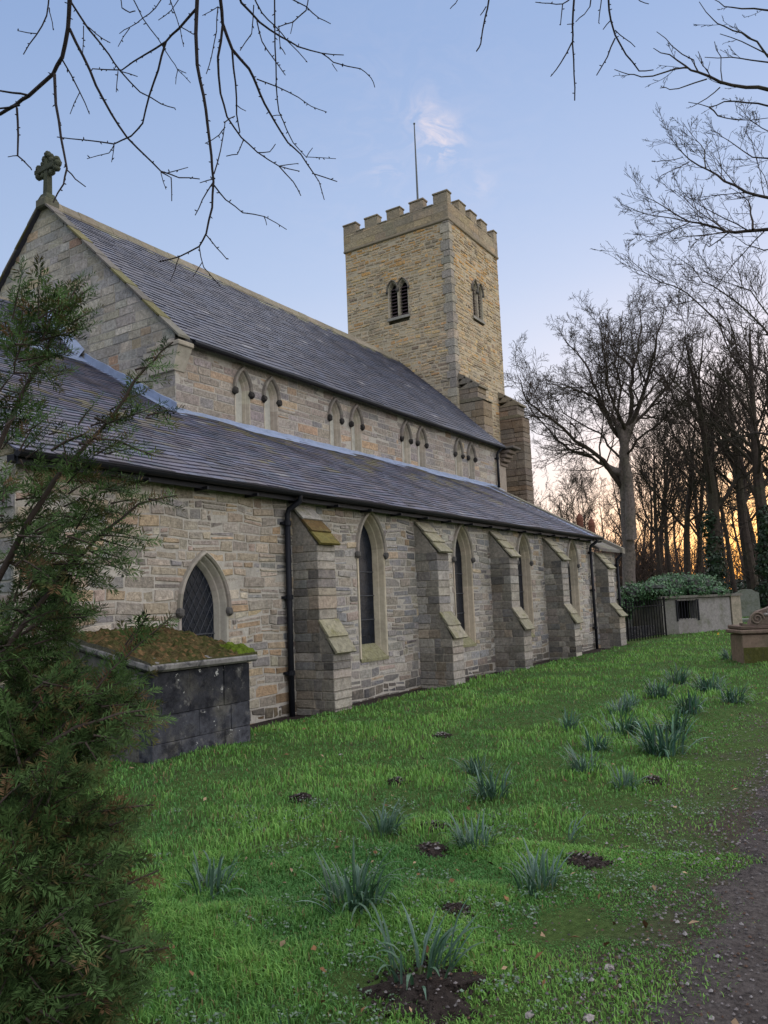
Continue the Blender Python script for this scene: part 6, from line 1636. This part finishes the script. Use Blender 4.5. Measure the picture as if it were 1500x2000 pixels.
def leaf_mesh(ln, w, bend, rg, col):
    """strap leaf rising from the origin, bending over along +x"""
    m = MB(); n = 7; x = z = 0.0; a = 0.0
    for i in range(n+1):
        t = i/n; ww = w*(0.75+0.5*t if t < 0.5 else 1.0)*(1-max(0, t-0.72)/0.28*0.86)
        fx, fz = math.cos(a), -math.sin(a)
        m.v += [(x, -ww/2, z), (x-0.25*ww*fx*1, 0, z-0.25*ww*fz*0+0.0), (x, ww/2, z)]
        a = bend*(t**1.6); x += ln/n*math.sin(a); z += ln/n*math.cos(a)
    for i in range(n):
        for q in range(2):
            b = i*3+q; t = i/n
            c = tuple(v*(0.85+0.25*t) for v in col) if t > 0.12 else (0.10, 0.13, 0.05)
            m.f.append((b, b+1, b+4, b+3)); m.c.append(c)
    return m.mesh('leaf')
def daffodils():
    rg = random.Random(71)
    cols = [(0.056, 0.122, 0.076), (0.048, 0.110, 0.058), (0.084, 0.152, 0.112), (0.040, 0.090, 0.048)]
    lv = [leaf_mesh(rg.uniform(0.22, 0.40), rg.uniform(0.012, 0.019), b, rg, cols[i % 4]) for i, b in enumerate((0.3, 0.5, 0.8, 1.3, 1.8, 2.4, 0.4, 1.0, 1.5, 2.8, 0.6, 2.0))]
    for me in lv: me.materials.append(M['leaf'])
    D_ = [(820, 1912, 1.05, 20, 'nearest daffodil clump growing out of the large bare soil patch'), (690, 1768, 1.1, 34, 'broad daffodil clump left of the nearest one, one leaf sprawling left'), (405, 1748, .9, 20, 'daffodil clump farthest left, beside the yew'),
          (745, 1630, .9, 30, 'daffodil clump in mid lawn left of the twin soil patches'), (930, 1662, 1.0, 32, 'daffodil clump right of the twin soil patches'), (1050, 1742, .95, 24, 'daffodil clump left of the wide soil patch near the path'), (1105, 1645, .8, 4, 'single tall sparse daffodil shoot above the wide soil patch'),
          (965, 1558, .85, 30, 'front half of the double daffodil clump in mid lawn'), (935, 1512, .85, 28, 'rear half of the double daffodil clump in mid lawn'), (1145, 1510, .85, 30, 'daffodil clump centre right, front of a pair'), (1220, 1540, .85, 26, 'daffodil clump beside the small molehill near the path'),
          (1165, 1465, .85, 20, 'daffodil clump centre right, rear of a pair'), (1215, 1435, .95, 28, 'pale daffodil clump front of the middle row'), (1300, 1470, 1.0, 32, 'large daffodil clump nearest the path in the middle row'), (1322, 1428, .9, 24, 'daffodil clump just behind the large one nearest the path'),
          (1110, 1425, .8, 14, 'small daffodil clump alone on the lawn side of the middle row'), (1210, 1395, .85, 22, 'daffodil clump behind the pale one in the middle row'), (1235, 1378, .85, 18, 'low daffodil clump at the back of the middle row'), (1290, 1362, 1.1, 32, 'wide daffodil clump of the far row, left'), (1320, 1335, 1.0, 26, 'daffodil clump of the far row behind the wide one'),
          (1385, 1352, 1.15, 32, 'tall bluish daffodil clump of the far row, right'), (1345, 1392, .9, 22, 'daffodil clump between the middle and far rows'), (1430, 1372, .9, 20, 'low daffodil clump of the far row closest to the path'), (1425, 1288, 1.0, 20, 'farthest daffodil clump in front of the carved tomb'), (575, 2030, .75, 4, 'few daffodil leaves cut by the bottom edge of the picture')]
    for i, (px, py, s, n, lab) in enumerate(D_):
        c = on_ground(px, py); t = empty('daffodil_clump', (c.x, c.y, c.z-0.01), lab, 'daffodils', 'daffodil clumps on the lawn')
        n = int(n*2.1); s *= rg.uniform(0.70, 0.98); lean = rg.uniform(0, 6.283); near = c.x*_f.x+c.y*_f.y < 8.2
        if not near: n = int(n*1.5); s *= 1.22
        mb = MB(); sp = (0.055+0.012*math.sqrt(n))*s
        for k in range(n):
            a = rg.uniform(0, 6.283); r = sp*math.sqrt(rg.random()); me = lv[rg.randrange(len(lv))]
            if rg.random() < 0.4: a = lean+rg.uniform(-1.0, 1.0)
            rot = Matrix.Rotation(a+rg.uniform(-0.9, 0.9), 4, 'Z') @ Matrix.Rotation(rg.uniform(0.0, 0.30) if rg.random() < 0.6 else rg.uniform(0.3, 0.8), 4, 'Y')
            mt = Matrix.Translation((r*math.cos(a), r*math.sin(a), rg.uniform(-0.02, 0.01))) @ rot @ Matrix.Diagonal((s*rg.uniform(0.8, 1.12),)*3+(1,))
            if near:
                o = bpy.data.objects.new('leaf', me); COL.objects.link(o); o.parent = t; o.matrix_basis = mt
            else:
                col = cols[rg.randrange(4)]; W = Matrix.Translation(t.location)
                mb.add([tuple(W @ mt @ v.co) for v in me.vertices], [tuple(p.vertices) for p in me.polygons], tuple(q*rg.uniform(0.9, 1.3) for q in col))
        if not near: mb.build('foliage', M['leaf'], t)
        if px == 1425:   # one yellow bloom
            p = on_ground(1404, 1256); m = MB(); m.tube([(p.x, p.y, p.z), (p.x, p.y, p.z+0.26)], [0.005, 0.004], 4, (0.06, 0.12, 0.05))
            for k in range(6):
                a = k*1.047; q = Vector((p.x, p.y, p.z+0.28)); u_ = Vector((math.sin(a)*0.5, math.cos(a)*0.9, math.sin(a)*0.6)).normalized()
                m.add([tuple(q), tuple(q+u_*0.03+Vector((0, 0.012, 0))), tuple(q+u_*0.055), tuple(q+u_*0.03-Vector((0, 0.012, 0)))], [(0, 1, 2, 3)], (0.75, 0.52, 0.03))
            m.lathe((p.x-0.01, p.y, p.z+0.275), [(0.012, 0), (0.022, 0.03)], 8, (0.75, 0.40, 0.02))
            b = m.build('daffodil_flower', M['leaf']); tag(b, 'single yellow daffodil in bloom at the back of the lawn', 'flower')
daffodils()

# ------------------------------------------------------------------ grass, leaf litter, ground cover, gravel
def vecH(x, y): return np.array([H(a, b) for a, b in zip(x, y)])
def keep_mask(x, y, rs, edge=True):
    k = np.ones(len(x), bool)
    k &= ~((y > 7.36+0.10*np.sin(x*2.1)+0.06*np.sin(x*5.3)) & (x > 7.2) & (x < 27.2)); k &= ~((y > 7.6) & (x > 4.9) & (x < 27.2)); k &= ~((y > 7.2) & (x > 27) & (x < 30))
    for xb in (9.76, 13.58, 17.02, 20.4, 24.72): k &= ~((x > xb-0.03) & (x < xb+0.6) & (y > 7.22))
    k &= ~((x > 5.5) & (x < 7.0) & (y > 6.42))
    nz = np.array([fbm(a*2.1, b*2.1, 2.0) for a, b in zip(x, y)]); nz2 = np.array([fbm(a*0.8, b*0.8, 6.0, 2) for a, b in zip(x, y)])
    e = y-0.84-0.20*np.clip((x-4)/5, 0, 1)
    pr = np.clip(e/0.45+0.6*nz+0.25, 0.0, 1.0)
    bald = np.clip(1-(0.9-e)/0.9, 0.0, 1.0)          # worn verge next to the path
    pr = pr*np.where((nz > 0.16) & (bald < 0.9) & (x < 12), 0.18+0.7*bald, 1.0)
    pr = np.where(y < -1.5, 0.8, pr)
    for sx, sy, r in SOIL:
        d = np.hypot(x-sx, y-sy); pr = pr*np.clip((d/r-0.25+0.9*nz)/0.7, 0.10, 1)
    return k & (rs.random(len(x)) < pr), nz, nz2
def grass():
    rs = np.random.default_rng(17); N = 480000
    u = rs.random(N); d = np.where(u < 0.40, 1.6+np.sqrt(rs.random(N))*4.0, 4.0*np.exp(rs.random(N)*math.log(52/4.0)))
    a = YAW+np.radians(rs.uniform(-36, 34, N)); x = d*np.cos(a); y = d*np.sin(a)
    k, nz, nz2 = keep_mask(x, y, rs); x, y, d, nz, nz2 = x[k], y[k], d[k], nz[k], nz2[k]; n = len(x)
    z = vecH(x, y)-0.006
    e = np.clip((y-1.0)/1.6, 0.35, 1.0)
    tuft = np.clip(1.0+0.8*nz2+0.9*nz, 0.4, 2.1)
    h = rs.uniform(0.028, 0.070, n)*tuft*e*(1+0.10*np.clip(d-6, 0, 12)/12); w = rs.uniform(0.0022, 0.0042, n)*(1+d/4.2)
    ang = rs.uniform(0, 2*np.pi, n); lean = rs.uniform(0.1, 0.95, n)
    dx, dy = np.cos(ang), np.sin(ang); sx, sy = -dy, dx
    P = np.stack([x, y, z], 1); Dv = np.stack([dx, dy, 0*dx], 1); Sv = np.stack([sx, sy, 0*sx], 1); Z = np.array([0, 0, 1.0])
    mid = P+Dv*(h*lean*0.30)[:, None]+Z*(h*0.62)[:, None]; tip = P+Dv*(h*lean*0.95)[:, None]+Z*(h*(1.0-0.32*lean))[:, None]
    wv = Sv*w[:, None]*0.5
    V = np.stack([P-wv, P+wv, mid+wv*0.8, mid-wv*0.8, tip], 1).reshape(-1, 3)
    b = np.arange(n)[:, None]*5
    f = np.concatenate([b+np.array([0, 1, 2]), b+np.array([0, 2, 3]), b+np.array([3, 2, 4])], 1).reshape(-1, 3)
    g1 = np.array((0.115, 0.290, 0.055)); g2 = np.array((0.200, 0.360, 0.075)); g3 = np.array((0.055, 0.170, 0.045))
    t = rs.random((n, 1)); c = g1*(1-t)+g2*t
    mixd = np.clip(0.45-nz2*1.3-0.8*nz+rs.normal(size=n)*0.18, 0, 1)[:, None]; c = c*(1-0.8*mixd)+g3*0.8*mixd
    dead = rs.random(n) < 0.035+0.10*np.clip(nz-0.15, 0, 1); c[dead] = np.array((0.20, 0.16, 0.07))
    c *= rs.uniform(0.75, 1.25, (n, 1))
    o = link('grass', np_mesh('grass', V, f, np.repeat(c, 3, 0)), M['grass']); tag(o, 'short green lawn grass in front of the church', 'grass', kind='stuff')
    print('grass blades', n)
    # pale clover-like ground cover in the near lawn
    N = 5200; d = 1.8+rs.random(N)**0.8*5.0; a = YAW+np.radians(rs.uniform(-32, 30, N)); x = d*np.cos(a); y = d*np.sin(a)
    k, nz, nz2 = keep_mask(x, y, rs); q = np.array([fbm(p*1.6, r*1.6, 11.0) for p, r in zip(x, y)])
    k &= (q > 0.10) & (y > 1.2); x, y, d = x[k], y[k], d[k]; m = 5; x = np.repeat(x, m)+rs.normal(size=len(x)*m)*0.018; y = np.repeat(y, m)+rs.normal(size=len(y)*m)*0.018
    n = len(x); P = np.stack([x, y, vecH(x, y)+rs.uniform(0.015, 0.045, n)], 1); nr = np.stack([rs.normal(size=n)*0.35, rs.normal(size=n)*0.35, np.ones(n)], 1); nr /= np.linalg.norm(nr, axis=1, keepdims=True)
    c = np.array((0.085, 0.135, 0.085))*rs.uniform(0.6, 1.5, (n, 1)); V, f, c = scatter_leaves(n, P, nr, rs.uniform(0.005, 0.011, n), rs, c, 1.5)
    tag(link('ground_cover', np_mesh('ground_cover', V, f, c), M['leaf']), 'pale small-leaved weeds among the near grass', 'weeds', kind='stuff')
    # fallen leaves
    N = 1500; d = 2.2*np.exp(rs.random(N)*math.log(24/2.2)); a = YAW+np.radians(rs.uniform(-32, 30, N)); x = d*np.cos(a); y = d*np.sin(a)
    k, nz, _ = keep_mask(x, y, rs); x, y, d = x[k], y[k], d[k]; n = len(x)
    sel = rs.random(n) < 0.42; x, y, d = x[sel], y[sel], d[sel]; n = len(x)
    P = np.stack([x, y, vecH(x, y)+rs.uniform(0.025, 0.05, n)], 1); nr = np.stack([rs.normal(size=n)*0.6, rs.normal(size=n)*0.6, np.ones(n)], 1); nr /= np.linalg.norm(nr, axis=1, keepdims=True)
    c = np.where(rs.random((n, 1)) < 0.6, np.array([[0.16, 0.085, 0.04]]), np.array([[0.26, 0.18, 0.11]]))*rs.uniform(0.6, 1.3, (n, 1))
    V, f, c = scatter_leaves(n, P, nr, rs.uniform(0.012, 0.03, n), rs, c, 1.0)
    tag(link('leaf_litter', np_mesh('leaf_litter', V, f, c), M['deadleaf']), 'small brown dead leaves scattered over the lawn', 'dead leaves', kind='stuff')
    # pebbles and grit on the path, verge and soil patches
    rg = random.Random(4); mb = MB()
    for _ in range(9000):
        x = 2.0*math.exp(rg.random()*math.log(8)); e = 1.05
        y = rg.uniform(-0.6, 1.3) if rg.random() < 0.86 else rg.uniform(1.0, 2.0)
        if rg.random() < 0.03: s0 = rg.choice(SOIL); x, y = s0[0]+rg.gauss(0, s0[2]*0.4), s0[1]+rg.gauss(0, s0[2]*0.4)
        s = rg.uniform(0.003, 0.008)*(1+0.12*x); k = rg.uniform(0.25, 1.7); c = (0.10*k, 0.090*k, 0.087*k)
        if rg.random() < 0.2: c = (0.075, 0.045, 0.03)
        if rg.random() < 0.02: s *= 1.6; c = (0.22, 0.205, 0.20)
        zz = H(x, y)+0.013
        for sx, sy, sr in SOIL:
            dd = math.hypot(x-sx, y-sy)
            if dd < sr: zz = H(x, y)+0.04*(1-(dd/sr)**2)+0.008
        a = rg.uniform(0, 6.28); ca, sa = math.cos(a)*s, math.sin(a)*s
        mb.add([(x+ca, y+sa, zz), (x-sa*0.8, y+ca*0.8, zz), (x-ca*1.1, y-sa*1.1, zz), (x+sa*0.7, y-ca*0.7, zz), (x+0.2*s, y, zz+s*0.7)], [(0, 1, 4), (1, 2, 4), (2, 3, 4), (3, 0, 4)], c)
    tag(mb.build('gravel', M['pebble']), 'grit and small pebbles on the trodden path', 'gravel', kind='stuff')
    for px, py, r, lab in ((1190, 1893, .035, 'pale flat stone lying in thin grass near the path'), (1150, 1992, .035, 'pale stone at the bottom edge near the path'), (1035, 1985, .028, 'small grey stone in the grass by the bottom edge'), (665, 1475, .03, 'tiny pale stone far out on the lawn')):
        p = on_ground(px, py); m = MB(); m.blob((p.x, p.y, p.z+0.006), r, r*0.65, r*0.34, rg, 0.22, (0.24, 0.215, 0.205), 7, 5)
        tag(m.build('loose_stone', M['pebble'], None, False), lab, 'stone', 'loose stones on the lawn')
grass()
